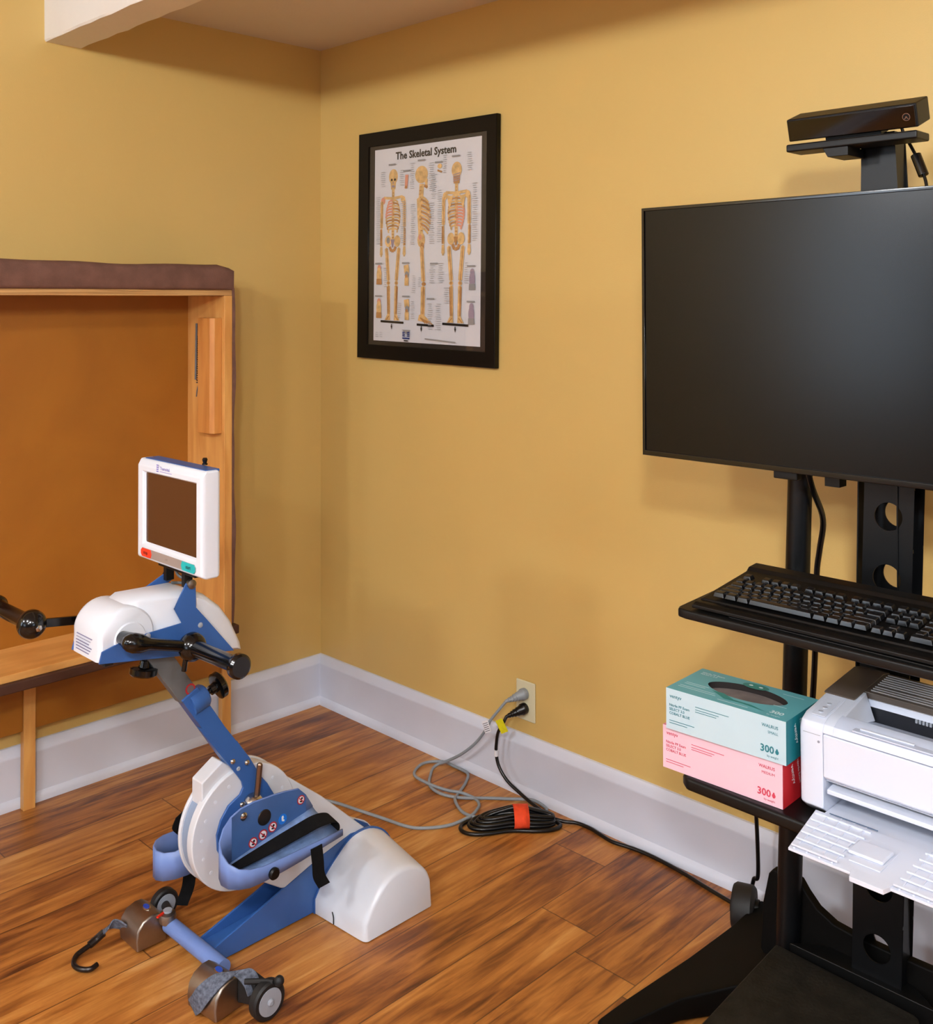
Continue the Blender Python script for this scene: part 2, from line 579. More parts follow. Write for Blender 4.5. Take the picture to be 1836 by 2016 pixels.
def skeleton(cx, mode, top, mi=0):
    # v positions: skull .10-.20, feet .93
    s = lambda dx: cx + dx
    t = top
    if mode != 'side':
        K.ell(cx, t + .045, .045, .042, 0)
        K.ell(cx, t + .035, .036, .028, 2 if False else 0)
        if mode == 'front':
            K.poly([(s(-.03), t + .06), (s(.03), t + .06), (s(.022), t + .115), (s(-.022), t + .115)], 0)
            K.ell(s(-.016), t + .062, .010, .007, 5)
            K.ell(s(.016), t + .062, .010, .007, 5)
            K.ell(cx, t + .078, .005, .006, 4)
            K.line([(s(-.014), t + .098), (s(.014), t + .098)], .0035, 4)
        else:
            K.poly([(s(-.03), t + .075), (s(.03), t + .075), (s(.025), t + .115), (s(-.025), t + .115)], 1)
            for k in range(4):
                K.line([(s(-.03), t + .07 + k * .011), (s(.03), t + .062 + k * .011)], .0015, 4)
        K.line([(cx, t + .115), (cx, t + .40)], .007, 0)
        for k in range(30):
            K.ell(cx, t + .125 + k * .0088, .012 if k > 6 else .008, .003, 1 if k % 2 else 0, 8)
        # clavicles and shoulders
        for sg in (-1, 1):
            K.line([(cx, t + .165), (s(sg * .095), t + .158)], .005, 0)
            K.ell(s(sg * .1), t + .175, .022, .02, 0 if not (mode == 'front' and sg < 0) else 2, 12)
            for k in range(11):
                wd = .03 + .045 * math.sin(PI * (k + 2) / 14)
                v0 = t + .175 + k * .0155
                dv = .012
                col = 2 if (mode == 'front' and sg < 0 and k < 6) or (mode == 'back' and sg > 0 and k > 3) else (1 if k % 2 else 0)
                K.line([(cx, v0), (s(sg * wd * .6), v0 + .002), (s(sg * wd), v0 + dv), (s(sg * wd * .8), v0 + dv * 1.9)], .0032, col)
            if mode == 'back':
                K.poly([(s(sg * .03), t + .18), (s(sg * .085), t + .172), (s(sg * .06), t + .25)], 0)
            # arms
            K.bone((s(sg * .112), t + .18), (s(sg * .115), t + .325), .0075)
            K.bone((s(sg * .115), t + .332), (s(sg * .112), t + .425), .0045)
            K.line([(s(sg * .121), t + .332), (s(sg * .121), t + .425)], .0035, 1)
            for k in range(4):
                K.line([(s(sg * (.110 + k * .004)), t + .43), (s(sg * (.105 + k * .007)), t + .49 - abs(k - 1.5) * .01)], .0025, 0)
            # pelvis
            K.ell(s(sg * .045), t + .40, .032, .032, 0)
            K.ell(s(sg * .045), t + .395, .018, .018, 3 if mode == 'front' and sg < 0 else 0)
            K.line([(s(sg * .03), t + .43), (s(sg * .015), t + .455), (cx, t + .45)], .006, 1)
            # legs
            K.bone((s(sg * .062), t + .44), (s(sg * .040), t + .615), .0085)
            K.ell(s(sg * .040), t + .63, .018, .011, 0)
            K.ell(s(sg * .040), t + .63, .009, .008, 1)
            K.bone((s(sg * .038), t + .645), (s(sg * .034), t + .80), .0075)
            K.line([(s(sg * .050), t + .65), (s(sg * .043), t + .80)], .003, 1)
            K.poly([(s(sg * .022), t + .80), (s(sg * .046), t + .80), (s(sg * .075), t + .835), (s(sg * .018), t + .835)], 0)
            K.line([(s(sg * .03), t + .81), (s(sg * .06), t + .834)], .002, 1)
        K.poly([(s(-.02), t + .39), (s(.02), t + .39), (s(.006), t + .435), (s(-.006), t + .435)], 4 if mode == 'front' else 1)
        K.line([(s(-.115), t + .842), (s(.115), t + .846)], .004, 5)
    else:
        K.ell(s(-.008), t + .05, .06, .047, 0)
        K.ell(s(.012), t + .055, .022, .02, 0)
        K.poly([(s(.02), t + .07), (s(.05), t + .075), (s(.05), t + .115), (s(.03), t + .118)], 0)
        K.line([(s(.02), t + .11), (s(.05), t + .122)], .005, 1)
        K.line([(s(-.005), t + .10), (s(-.01), t + .17), (s(-.025), t + .25), (s(-.012), t + .36), (s(-.01), t + .40)], .011, 0)
        for k in range(30):
            K.ell(s(-.012 - .012 * math.sin(PI * k / 20)), t + .105 + k * .0098, .012, .003, 1 if k % 2 else 0, 8)
        K.poly([(s(-.05), t + .18), (s(-.02), t + .165), (s(-.01), t + .25), (s(-.04), t + .29)], 0)
        for k in range(11):
            v0 = t + .165 + k * .0165
            wd = .05 + .035 * math.sin(PI * (k + 1) / 12)
            K.line([(s(-.01), v0), (s(wd * .5), v0 + .015), (s(wd), v0 + .038)], .0038, 1 if k % 2 else 0)
        K.ell(s(-.005), t + .40, .036, .04, 0)
        K.ell(s(-.015), t + .385, .015, .016, 2)
        K.ell(s(.005), t + .435, .018, .022, 1)
        K.bone((s(.0), t + .44), (s(.018), t + .62), .009)
        K.ell(s(.022), t + .635, .02, .010, 1)
        K.bone((s(.016), t + .65), (s(.014), t + .80), .010)
        K.poly([(s(-.02), t + .80), (s(.02), t + .795), (s(.115), t + .85), (s(-.03), t + .83)], 0)
        for k in range(4):
            K.line([(s(-.01), t + .815), (s(.1 - k * .02), t + .845)], .0018, 1)
        K.line([(s(-.04), t + .852), (s(.12), t + .855)], .004, 5)


K.squeeze = True
skeleton(.19, 'front', .105)
skeleton(.475, 'side', .105)
skeleton(.79, 'back', .105)
K.squeeze = False
for (u, v, mi) in ((.19, .930, 5), (.48, .935, 5), (.79, .930, 5)):
    K.poly([(u - .008, v - .012), (u + .008, v - .012), (u, v + .008)], mi)
    K.line([(u, v - .022), (u, v - .01)], .002, mi)
# inset drawings
K.poly([(.315, .145), (.345, .145), (.335, .215), (.31, .215)], 2)
K.ell(.322, .208, .012, .008, 1)
K.ell(.64, .12, .02, .012, 0)
K.line([(.62, .14), (.66, .15)], .003, 1)
for (u, v, mi) in ((.06, .655, 2), (.06, .83, 2), (.935, .68, 4), (.93, .845, 4)):
    K.ell(u, v - .035, .018, .018, mi)
    K.ell(u, v, .025, .04, mi if mi == 4 else 0)
    for k in range(5):
        K.line([(u - .02 + k * .01, v + .02), (u - .022 + k * .011, v + .05)], .003, 1 if mi == 2 else 3)
for (u, v) in ((.33, .655), (.335, .83)):
    K.line([(u, v - .05), (u + .008, v - .01)], .012, 0)
    K.ell(u + .008, v, .02, .018, 3)
    K.ell(u + .004, v + .01, .013, .012, 1)
    K.line([(u + .006, v + .015), (u + .006, v + .055)], .010, 0)
# rows of fine captions as hairlines
rr = random.Random(3)
for (u0, u1, v0, v1) in ((.02, .075, .25, .50), (.27, .33, .28, .50), (.07, .12, .12, .20), (.26, .31, .12, .2), (.36, .41, .09, .22), (.54, .60, .10, .24),
                         (.56, .62, .16, .28), (.37, .42, .30, .50), (.54, .60, .30, .50), (.62, .67, .24, .5), (.67, .71, .07, .16), (.88, .94, .07, .16), (.93, .98, .22, .5),
                         (.555, .61, .60, .70), (.63, .69, .60, .70), (.54, .59, .80, .93), (.61, .67, .80, .93), (.39, .43, .66, .75), (.25, .29, .80, .88), (.38, .42, .79, .88), (.11, .15, .62, .72),
                         (.69, .74, .72, .80), (.87, .91, .60, .7), (.03, .06, .955, .985), (.075, .105, .955, .985), (.45, .48, .67, .72)):
    v = v0
    while v < v1:
        a = rr.uniform(0, .25) * (u1 - u0)
        K.line([(u0 + a, v), (u1 - rr.uniform(0, .3) * (u1 - u0), v + rr.uniform(-.001, .001))], .0009, 6)
        v += .0105
for (u, v) in ((.19, .085), (.335, .125), (.475, .08), (.635, .10), (.79, .08), (.33, .595), (.6, .60), (.335, .765), (.57, .775), (.06, .595), (.06, .765), (.93, .615), (.93, .785)):
    K.line([(u - .035, v), (u + .035, v)], .0024, 3)
K.line([(.52, .975), (.80, .985)], .0022, 3)
# little publisher emblem
K.poly([(.30, .935), (.38, .935), (.34, .955)], 3)
for k in range(3):
    K.poly([(.305, .945 + k * .009), (.325, .945 + k * .009), (.335, .951 + k * .009), (.305, .951 + k * .009)], 7)
    K.poly([(.375, .945 + k * .009), (.355, .945 + k * .009), (.345, .951 + k * .009), (.375, .951 + k * .009)], 7)
K.line([(.305, .978), (.375, .978)], .0025, 7)
K.line([(.32, .99), (.36, .991)], .002, 5)
po = K.mb.build('chart_illustration', [BONE, BONE2, REDI, GREYI, mat('print_violet_grey', (150, 135, 150), .4), INK, LTI, NAVY], pap)
po['label'] = 'three printed skeletons with captions'
text(pap, 'chart_title', 'The Skeletal System', PC + V((0.0, -0.0105, ph - .040)), (1, 0, 0), (0, 0, 1), 0.035, INK, 0.0009, 'CENTER', 1.04)
pg = MB().box(PC + V((-fw + 0.04, -0.0135, -fh + 0.04)), PC + V((fw - 0.04, -0.0125, fh - 0.04)))
gm = bpy.data.materials.new('picture_glass')
gm.use_nodes = True
nt = gm.node_tree
nt.nodes.remove(nt.nodes['Principled BSDF'])
tr = nt.nodes.new('ShaderNodeBsdfTransparent')
gl = nt.nodes.new('ShaderNodeBsdfGlossy')
gl.inputs['Roughness'].default_value = 0.03
mixs = nt.nodes.new('ShaderNodeMixShader')
mixs.inputs[0].default_value = 0.045
nt.links.new(tr.outputs[0], mixs.inputs[1])
nt.links.new(gl.outputs[0], mixs.inputs[2])
nt.links.new(mixs.outputs[0], nt.nodes['Material Output'].inputs[0])
pg.build('glass', gm, poster)
poster.rotation_euler = (0, math.radians(0.9), 0)


# ---------------------------------------------------------------- folded mat table on the left wall
table = empty('folding_mat_table', (0.02, -1.4, 0), 'wooden mat table with brown padding folded up against the left wall', 'mat table')
BIRCH = wood('birch_ply', (222, 166, 92), (196, 132, 62), (8, 8, 1.2), 0.42, 3)
BIRCHH = wood('birch_ply_rail', (226, 170, 96), (204, 142, 70), (8, 1.2, 8), 0.42, 3)
PANEL = wood('orange_brown_panel', (160, 100, 22), (148, 90, 18), (2, 2, 2), 0.5, 2.0)
EDGE = wood('ply_edge', (206, 160, 100), (140, 92, 48), (3, 1, 60), 0.5, 4)
PINE = wood('pine_block_wood', (212, 146, 74), (188, 116, 50), (10, 10, 1.0), 0.45, 3)
SUEDE = mat('brown_suede', (112, 80, 68), 0.9, 0, 0.16, 22, 0.4, 300, spec=0.2)
Y0, Y1, XF = -2.32, -0.535, 0.25
MB().box((0.012, Y0, 0.46), (0.028, Y1, 1.495)).build('back_panel', PANEL, table)
MB().box((0.012, Y0, 1.488), (XF - .003, Y1 + .003, 1.507)).build('top_rail', EDGE, table, 0.001)
MB().box((0.012, Y1 - 0.028, 0.468), (XF, Y1, 1.488)).build('side_rail', BIRCH, table, 0.0015)
MB().box((0.012, Y0, 0.452), (XF, Y1, 0.472)).build('bottom_rail', BIRCHH, table, 0.0015)
pad = MB()
n = 40
rings = []
for i in range(n + 1):
    y = lerp(Y0, Y1 + 0.006, i / n)
    a = 0.0025 * math.sin(y * 9) + 0.0015 * math.sin(y * 23)
    e = 0.012 if i in (0, n) else 0.0
    rings.append([V((0.006, y, 1.507)), V((XF + .002, y, 1.507)), V((XF + .007 - e * .6, y, 1.516)), V((XF + .006 + a * .6 - e * .6, y, 1.566)),
                  V((XF - .004 - e, y, 1.580 + a - e)), V((XF - .03, y, 1.585 + a - e)), V((0.006, y, 1.584 - e))])
pad.loft(rings)
pad.build('mat_padding', SUEDE, table, 0, ang=70)
sd = MB()
rings = []
for i in range(31):
    z = lerp(0.46, 1.512, i / 30)
    a = 0.0022 * math.sin(z * 11) + 0.0014 * math.sin(z * 27)
    rings.append([V((0.006, Y1 + .0, z)), V((XF + .003, Y1 + .0, z)), V((XF + .003 + a * .5, Y1 + .008 + a, z)), V((0.006, Y1 + .009 + a, z))])
sd.loft(rings)
sd.build('side_padding', SUEDE, table, 0, ang=70)
MB().box((0.006, Y0, 0.424), (XF + 0.012, Y1 + 0.02, 0.452)).build('bottom_padding', mat('dark_brown_vinyl', (70, 40, 26), .6, 0, .12, 20), table, 0.004)
bl = MB()
bl.prism([(0.135, -0.5632), (0.235, -0.5632), (0.235, -0.590), (0.222, -0.600), (0.152, -0.600), (0.135, -0.585)], 2, 1.055, 1.418)
blk = bl.build('stop_block', PINE, table, 0.002)
sp_ = MB()
pts = [V((0.118 + 0.006 * math.cos(k * 0.9), -0.578 + 0.006 * math.sin(k * 0.9), 1.205 + k * 0.00105)) for k in range(150)]
sp_.tube(pts, 0.0016, 6, sub=1)
sp_.tube([(0.128, -0.59, 1.40), (0.126, -0.592, 1.22)], 0.0035, 8)
sp_.tube([(0.118, -0.578, 1.20), (0.12, -0.583, 1.185), (0.124, -0.588, 1.165)], 0.002, 8)
sp_.build('tension_spring', mat('grey_steel', (120, 122, 124), 0.4, 0.9, 0.1, 20), table)
for y0 in (-1.102, -0.447):
    MB().box((0.028, y0, 0.0), (0.052, y0 + 0.034, 0.424)).build('leg', BIRCH, table, 0.001)
MB().box((0.030, Y0, 0.375), (0.060, Y1 + .12, 0.392)).build('hinge_batten', EDGE, table, 0.001)
for ya, yb in ((-2.3, -1.103), (-1.067, -0.448)):
    MB().box((0.032, ya, 0.228), (0.046, yb, 0.375)).build('apron', PANEL, table, 0.001)
MB().cyl((0.046, -1.045, 0.352), (0.049, -1.045, 0.352), 0.004, n=10).build('screw', STEEL, table)


# ---------------------------------------------------------------- arm and leg trainer
tr = empty('exercise_trainer', (1.02, -0.9, 0), 'blue and white motorised arm and leg trainer with pedals and screen', 'exercise machine')
XC = 1.02
base = MB()
pr = [(-1.062, .004), (-1.098, .034), (-.952, .078), (-.903, .094), (-.788, .130), (-.70, .150), (-.64, .145), (-.60, .12), (-.575, .06), (-.572, .004)]
base.prism(pr, 0, 1.044, 1.050)
base.prism(pr, 0, 0.990, 0.996)
base.hexa([(.996, -1.10, .020), (1.044, -1.10, .020), (1.044, -.60, .05), (.996, -.60, .05), (.996, -1.10, .030), (1.044, -1.10, .030), (1.044, -.60, .06), (.996, -.60, .06)])
base.build('base_frame', BLUE, tr, 0.0012)
PA = [(-.811, .002), (-.811, .036), (-.787, .072), (-.765, .095), (-.741, .115), (-.717, .133), (-.688, .145), (-.645, .145), (-.605, .127), (-.58, .1), (-.568, .07), (-.565, .002)]
PB = [(-.801, .002), (-.801, .040), (-.784, .068), (-.766, .089), (-.747, .108), (-.727, .121), (-.698, .128), (-.658, .125), (-.624, .109), (-.603, .09), (-.592, .068), (-.587, .002)]


def refine(p, k=3):
    q = smooth([(a, b, 0) for a, b in p], k)
    return [(v.x, v.y) for v in q]


PA2 = [PA[0]] + refine(PA[1:-1]) + [PA[-1]]
PB2 = [PB[0]] + refine(PB[1:-1]) + [PB[-1]]
for sg in (1, -1):
    cap = MB()
    rings = []
    for t in (0, .25, .5, .75, 1.0):
        x = lerp(0.033, 0.192, t)
        rings.append([V((XC + sg * x, lerp(a[0], b[0], t), lerp(a[1], b[1], t))) for a, b in zip(PA2, PB2)])
    for s_, x in ((.985, .200), (.955, .2055), (.91, .2085)):
        rings.append([V((XC + sg * x, -.694 + (b[0] + .694) * s_, .002 + (b[1] - .002) * s_)) for b in PB2])
    cap.loft(rings)
    cp = cap.build('foot_cover', WHITEP, tr, 0, ang=50)
    fs_ = 1.025 if sg > 0 else .98
    MB().prism([(-.694 + (a + .694) * fs_, b * fs_) for a, b in PA2], 0, XC + sg * .029, XC + sg * .034).build('cover_flange', BLUE, tr)
# scuff wire on the right cover
MB().tube([(1.115, -.8075, .030), (1.122, -.8095, .020), (1.121, -.8085, .004)], .0014, 6).build('wire_end', RUBBER, tr)
MB().cyl((.905, -1.113, .043), (1.13, -1.110, .043), .0175).build('cross_tube', BLUEL, tr, ang=40)


def clamp(x0, x1, yc, rot, lab):
    mb = MB()
    pr_ = [(-.04, .006), (-.042, .03), (-.038, .052), (-.025, .068), (-.006, .075), (.012, .074), (.028, .062), (.034, .04), (.034, .006)]
    R = Matrix.Rotation(rot, 3, 'Z')
    c = V(((x0 + x1) / 2, yc, 0))
    rr_ = []
    for t, s_ in ((0, .93), (.05, 1), (.95, 1), (1, .95)):
        rr_.append([c + R @ V((lerp(x0, x1, t) - c.x, a * s_, .006 + (b - .006) * s_)) for a, b in pr_])
    mb.loft(rr_)
    o = mb.build('clamp_block', SATIN, tr, 0.002, ang=50)
    o['label'] = lab
    e = MB()
    ce = c + R @ V((.004, .002, .0755))
    e.lathe(ce, (0, -.12, 1), [(0, .011), (.0012, .011), (.002, .009)], 20, 0)
    for v in e.v:
        v.x = ce.x + (v.x - ce.x) * 1.35
        v.y = ce.y + (v.y - ce.y) * .7
    e.build('emblem_rim', STEEL, o)
    e = MB()
    e.lathe(ce + V((0, 0, .0018)), (0, -.12, 1), [(0, .0085), (.001, .008)], 20, 0)
    for v in e.v:
        v.x = ce.x + (v.x - ce.x) * 1.35
        v.y = ce.y + (v.y - ce.y) * .7
    e.build('emblem', mat('emblem_blue', (24, 62, 160), .2), o)
    return o


clamp(.812, .896, -1.147, 0, 'satin metal clamp with hook strap')
clamp(1.122, 1.216, -1.150, 0.12, 'satin metal clamp wrapped in grey strap')
# wheels


def wheel(c, r, wdt, hub):
    c = V(c)
    prof = [(-wdt / 2, r * .72), (-wdt / 2, r * .9), (-wdt * .32, r), (wdt * .32, r), (wdt / 2, r * .9), (wdt / 2, r * .72)]
    o = MB().lathe(c, (1, 0, 0), prof, 36).build('wheel', RUBBER, tr, ang=40)
    MB().lathe(c + V((wdt / 2 - .002, 0, 0)), (1, 0, 0), [(0, r * .72), (.003, r * .7), (.0035, r * .2), (.006, r * .18), (.008, r * .1)], 30).build('wheel_hub', hub, o, ang=30)
    return o


HUB = mat('grey_hub', (150, 156, 166), .4)
wheel((1.273, -1.097, .0385), .0385, .024, HUB)
wheel((.806, -1.072, .034), .034, .022, HUB)
ax = MB()
ax.cyl((1.20, -1.10, .040), (1.262, -1.097, .040), .012)
ax.hexa([(1.215, -1.13, .02), (1.25, -1.11, .02), (1.25, -1.08, .02), (1.215, -1.09, .02), (1.215, -1.13, .075), (1.25, -1.11, .062), (1.25, -1.08, .06), (1.215, -1.09, .07)])
ax.build('wheel_bracket', RUBBER, tr, .002)
MB().cyl((.806, -1.072, .034), (.87, -1.09, .040), .010).build('wheel_bracket', RUBBER, tr)
lv = MB()
lv.tube([(1.235, -1.125, .07), (1.26, -1.105, .073), (1.282, -1.088, .074)], .0055, 10)
lv.ball((1.292, -1.080, .077), .0105, 14)
lv.build('brake_lever', RUBBER, tr)
kn = MB().lathe((.905, -1.118, .052), (0.1, 0, 1), [(0, .018), (.012, .02), (.02, .017), (.024, .009)], 22).build('clamp_knob', SATIN, tr)
MB().box((.906, -1.148, .074), (.911, -1.122, .077), R=Matrix.Rotation(.35, 3, 'Z')).build('red_marker', mat('red_plastic', (222, 44, 22), .4), kn)
MB().cyl((.907, -1.118, .075), (.907, -1.118, .079), .010).build('knob_cap', HUB, kn)
GREYW = mat('grey_webbing', (92, 98, 112), 0.85, 0, 0.45, 160, 0.5, 400, spec=.25)
MB().ribbon([(1.150, -1.196, .012), (1.170, -1.198, .030), (1.188, -1.192, .056), (1.200, -1.168, .077), (1.206, -1.140, .083), (1.222, -1.120, .080), (1.238, -1.112, .066), (1.246, -1.110, .045)],
            [V((-.026, -.002, .022)), V((-.032, -.002, .020)), V((-.034, -.008, .014)), V((-.034, -.014, .004)), V((-.022, -.03, .0)), V((-.008, -.034, -.004)), V((0, -.034, -.004)), V((.0, -.03, .0))], .003).build('strap', GREYW, tr, ang=60)
MB().ribbon([(.845, -1.182, .034), (.825, -1.190, .040), (.808, -1.202, .040), (.803, -1.218, .032), (.803, -1.230, .024)], [V((.004, -.012, .028)), V((.006, -.012, .028)), V((.012, -.004, .024)), V((.020, .004, .010)), V((.016, .006, .006))], .003).build('strap', GREYW, tr, ang=60)
hk = MB()
hk.tube([(.805, -1.222, .028), (.800, -1.236, .018), (.801, -1.254, .012)], .0085, 10)
hk.tube([(.801, -1.250, .012), (.803, -1.274, .008), (.810, -1.290, .007), (.834, -1.305, .007), (.858, -1.303, .007), (.877, -1.288, .008), (.874, -1.270, .009)], .0055, 10)
hk.build('hook', mat('worn_black_metal', (34, 28, 26), .3, .5, .2, 60), tr)
# motor housing
CY_, CZ_ = -1.003, .277
hs = MB()
hs.prism(circ((CY_, CZ_), .137, 64), 0, 1.027, 1.050)
hs.prism(circ((CY_, CZ_), .137, 64), 0, .988, .998)
hs.prism([(-.985, .410), (-.95, .400), (-.917, .381), (-.894, .357), (-.862, .331), (-.788, .272), (-.684, .176), (-.645, .14), (-.65, .03), (-.80, .06), (-.906, .098), (-.96, .135), (-.95, .3)], 0, .991, 1.0485)
hs.prism([(-1.109, .352), (-1.109, .405), (-1.058, .437), (-1.02, .41), (-1.03, .33)], 0, .996, 1.040)
hs.build('motor_housing', CREAM, tr, 0.003, ang=30)
MB().prism(circ((CY_, CZ_), .131, 64), 0, .997, 1.029).build('housing_band', mat('blue_grey_band', (138, 156, 182), .35), tr, ang=30)
for k in range(15):
    a = math.radians(-100 - k * 21)
    if 75 < (math.degrees(a) % 360) < 112:
        continue
    MB().lathe((1.0495, CY_ + .113 * math.cos(a), CZ_ + .113 * math.sin(a)), (1, 0, 0), [(0, .0045), (.0012, .004), (.0014, .002)], 10).build('screw_cap', WHITEP, tr)
# support arm
arm = MB()
left = [(-1.168, .607), (-1.133, .543), (-1.067, .453), (-1.031, .404), (-1.018, .385), (-1.014, .370), (-1.022, .357), (-1.052, .342), (-1.072, .316), (-1.082, .287), (-1.08, .253), (-1.062, .218)]
right = [(-1.03, .198), (-1.0, .192), (-.965, .198), (-.94, .22), (-.925, .26), (-.922, .30), (-.93, .327), (-.949, .359), (-.968, .383), (-.997, .433), (-1.03, .480)]
arm.prism(left[1:] + right, 0, 1.051, 1.057)
arm.prism([(-1.168, .607), (-1.05, .430), (-.995, .430), (-1.062, .522), (-1.13, .627)], 0, 1.024, 1.0575)
arm.build('support_arm', BLUE, tr, 0.0015)
for (y, z), r in (((-1.042, .438), .0065), ((-1.005, .424), .0065), ((-1.018, .334), .006), ((-1.008, .335), .006)):
    MB().lathe((1.057, y, z), (1, 0, 0), [(0, r), (.003, r * .9), (.005, r * .5), (.0055, r * .1)], 14).build('bolt', STEEL, tr, ang=60)
MB().lathe((1.057, -1.027, .417), (1, 0, 0), [(0, .005), (.002, .004)], 12).build('rivet', HUB, tr)
MB().prism([(-1.168, .600), (-1.268, .745), (-1.210, .745), (-1.128, .620)], 0, 1.027, 1.053).build('adjusting_tube', GALV, tr, .002)
st = MB()
st.lathe((1.0532, -1.146, .626), (1, 0, 0), [(0, .012), (.0004, .012)], 20, 0)
st.lathe((1.0537, -1.146, .626), (1, 0, 0), [(0, .0085), (.0003, .0085)], 20, 1)
st.build('warning_sticker', [mat('sticker_red', (176, 34, 40), .4), mat('sticker_grey', (104, 96, 100), .4)], tr)
ad = V((0, .93, .30)).normalized()
p0 = V((1.042, -1.142, .588))
MB().lathe(p0, ad, [(0, .027), (.036, .027), (.042, .022)], 28).build('clamp_collar', BLUE, tr, ang=40)


def knob(p, d, r, name='clamp_knob'):
    mb = MB()
    mb.lathe(p, d, [(0, .006), (.012, .006), (.0125, .011), (.026, .012), (.0265, r * .8), (.029, r), (.040, r), (.044, r * .85), (.045, r * .3)], 30)
    o = mb.build(name, GLOSSB, tr, ang=40)
    MB().lathe(V(p) - V(d).normalized() * .004, d, [(0, .005), (.015, .005)], 12).build('knob_bolt', STEEL, o)
    return o


knob(p0 + ad * .042, ad, .030)
knob((1.04, -1.243, .722), (0, -.18, -1), .029)
# arm unit on top
hd = MB()


def inset(p, s_, c):
    return [(c[0] + (a - c[0]) * s_, c[1] + (b - c[1]) * s_) for a, b in p]


drum = [(-1.366, .741), (-1.364, .775)] + [(-1.304 + .061 * math.cos(math.radians(a)), .781 + .061 * math.sin(math.radians(a))) for a in range(170, 9, -10)] + [(-1.243, .745)]
c_ = (-1.30, .775)
hd.loft([[V((x, a, b)) for a, b in inset(drum, s_, c_)] for x, s_ in ((.951, .90), (.956, .97), (.965, 1), (1.065, 1), (1.074, .97), (1.079, .90))])
rear = [(-1.30, .745), (-1.305, .838), (-1.285, .850), (-1.16, .846), (-1.115, .826), (-1.075, .792), (-1.048, .755), (-1.022, .700), (-1.018, .682), (-1.06, .690)]
c2_ = (-1.17, .77)
hd.loft([[V((x, a, b)) for a, b in inset(rear, s_, c2_)] for x, s_ in ((.964, .86), (.970, .95), (.982, 1), (1.050, 1), (1.064, .95), (1.072, .86))])
head = hd.build('arm_unit_housing', WHITEP, tr, 0, ang=48)
hr = MB()
hr.lathe((1.0788, -1.300, .776), (1, 0, 0), [(0, .035), (.004, .033), (.005, .012)], 36)
hr.build('hub_ring', WHITEP, tr, ang=40)
lab = MB()
for k in range(9):
    z = .812 - k * .0062
    # printed lines on the drum front
    yv = -1.304 - math.sqrt(max(0, .0613 ** 2 - (z - .781) ** 2)) if z > .781 else -1.3662
    lab.box((.975, yv - .0006, z - .0007), (1.045 - (k % 3) * .006, yv + .002, z + .0007))
for v in lab.v:
    v.z -= .012
    if v.z < .781:
        v.y = min(v.y, -1.3655)
lab.build('rating_label', mat('label_print', (120, 118, 150), .5), tr)
for sg in (1, -1):
    X0 = XC + sg * .0600
    pl = MB()
    pl.prism([(-1.368, .742), (-1.362, .765), (-1.313, .778), (-1.184, .784), (-1.202, .817), (-1.150, .810), (-1.118, .772), (-1.055, .695)], 0, X0, X0 + sg * .004)
    xa, xb = X0, X0 - sg * .014
    if sg > 0:
        br = ((-1.202, .817), (-1.150, .810), (-1.143, .856), (-1.166, .862))
    else:
        br = ((-1.262, .812), (-1.205, .806), (-1.143, .850), (-1.158, .868))
    pl.hexa([(xa, br[0][0], br[0][1]), (xa + sg * .004, br[0][0], br[0][1]), (xa + sg * .004, br[1][0], br[1][1]), (xa, br[1][0], br[1][1]),
             (xb, br[3][0], br[3][1]), (xb + sg * .004, br[3][0], br[3][1]), (xb + sg * .004, br[2][0], br[2][1]), (xb, br[2][0], br[2][1])])
    pl.build('side_plate', BLUE, tr, .0008)
    MB().lathe((XC + sg * .046, -1.155, .859), (sg, 0, 0), [(0, .010), (.010, .010), (.012, .006)], 20).build('hinge_bolt', SATIN if sg > 0 else BLACKP, tr)
for y, z in ((-1.262, .775), (-1.140, .770)):
    MB().lathe((1.084, y, z), (1, 0, 0), [(0, .006), (.002, .005), (.003, .002)], 12).build('rivet', HUB, tr)
MB().box((.972, -1.35, .728), (1.07, -1.33, .742)).build('rubber_buffer', RUBBER, tr, .002)
# cranks and grips
for sg in (1, -1):
    d = 1 if sg > 0 else -1
    xs_ = XC + sg * .064
    xe = XC + sg * .110
    ys, zs = -1.318, .784
    ye, ze = (-1.186, .745) if sg > 0 else (-1.432, .799)
    cr_ = MB()
    cr_.lathe((xs_, ys, zs), (sg, 0, 0), [(0, .014), (.02, .016), (.04, .019), (.052, .018), (.058, .010)], 24)
    if sg > 0:
        cr_.lathe((xe - .0, ys, zs), V((0, ye - ys, ze - zs)), [(-.024, .004), (-.021, .011), (-.012, .017), (0, .020), (.016, .019), (.035, .0125), (.05, .0115), (.13, .0115)], 20)
    else:
        cr_.hexa([(xe - .004, ys, zs - .009), (xe + .004, ys, zs - .009), (xe + .004, ye, ze - .009), (xe - .004, ye, ze - .009),
                  (xe - .004, ys, zs + .009), (xe + .004, ys, zs + .009), (xe + .004, ye, ze + .009), (xe - .004, ye, ze + .009)])
    o = cr_.build('crank', GLOSSB, tr, 0.001 if sg < 0 else 0, ang=40)
    g = MB()
    g.ball((xe, ye, ze), .030, 24, (.95, 1, 1))
    g.lathe((xe, ye, ze), (sg, -.02, .03 if sg > 0 else .0), [(0, .020), (.03, .0165), (.165, .0155), (.172, .0205), (.177, .0245), (.188, .0245), (.192, .020)], 28)
    if sg > 0:
        g.tube([(xe - .004, ye - .012, ze - .015), (xe - .006, ye - .016, ze - .048)], .0055, 10)
    gp = g.build('hand_grip', GLOSSB, tr, ang=40)
    if sg < 0:
        MB().lathe((xe + .022, ye + .004, ze - .004), (1, 0, 0), [(0, .007), (.006, .007), (.007, .004)], 6).build('grip_bolt', STEEL, gp)
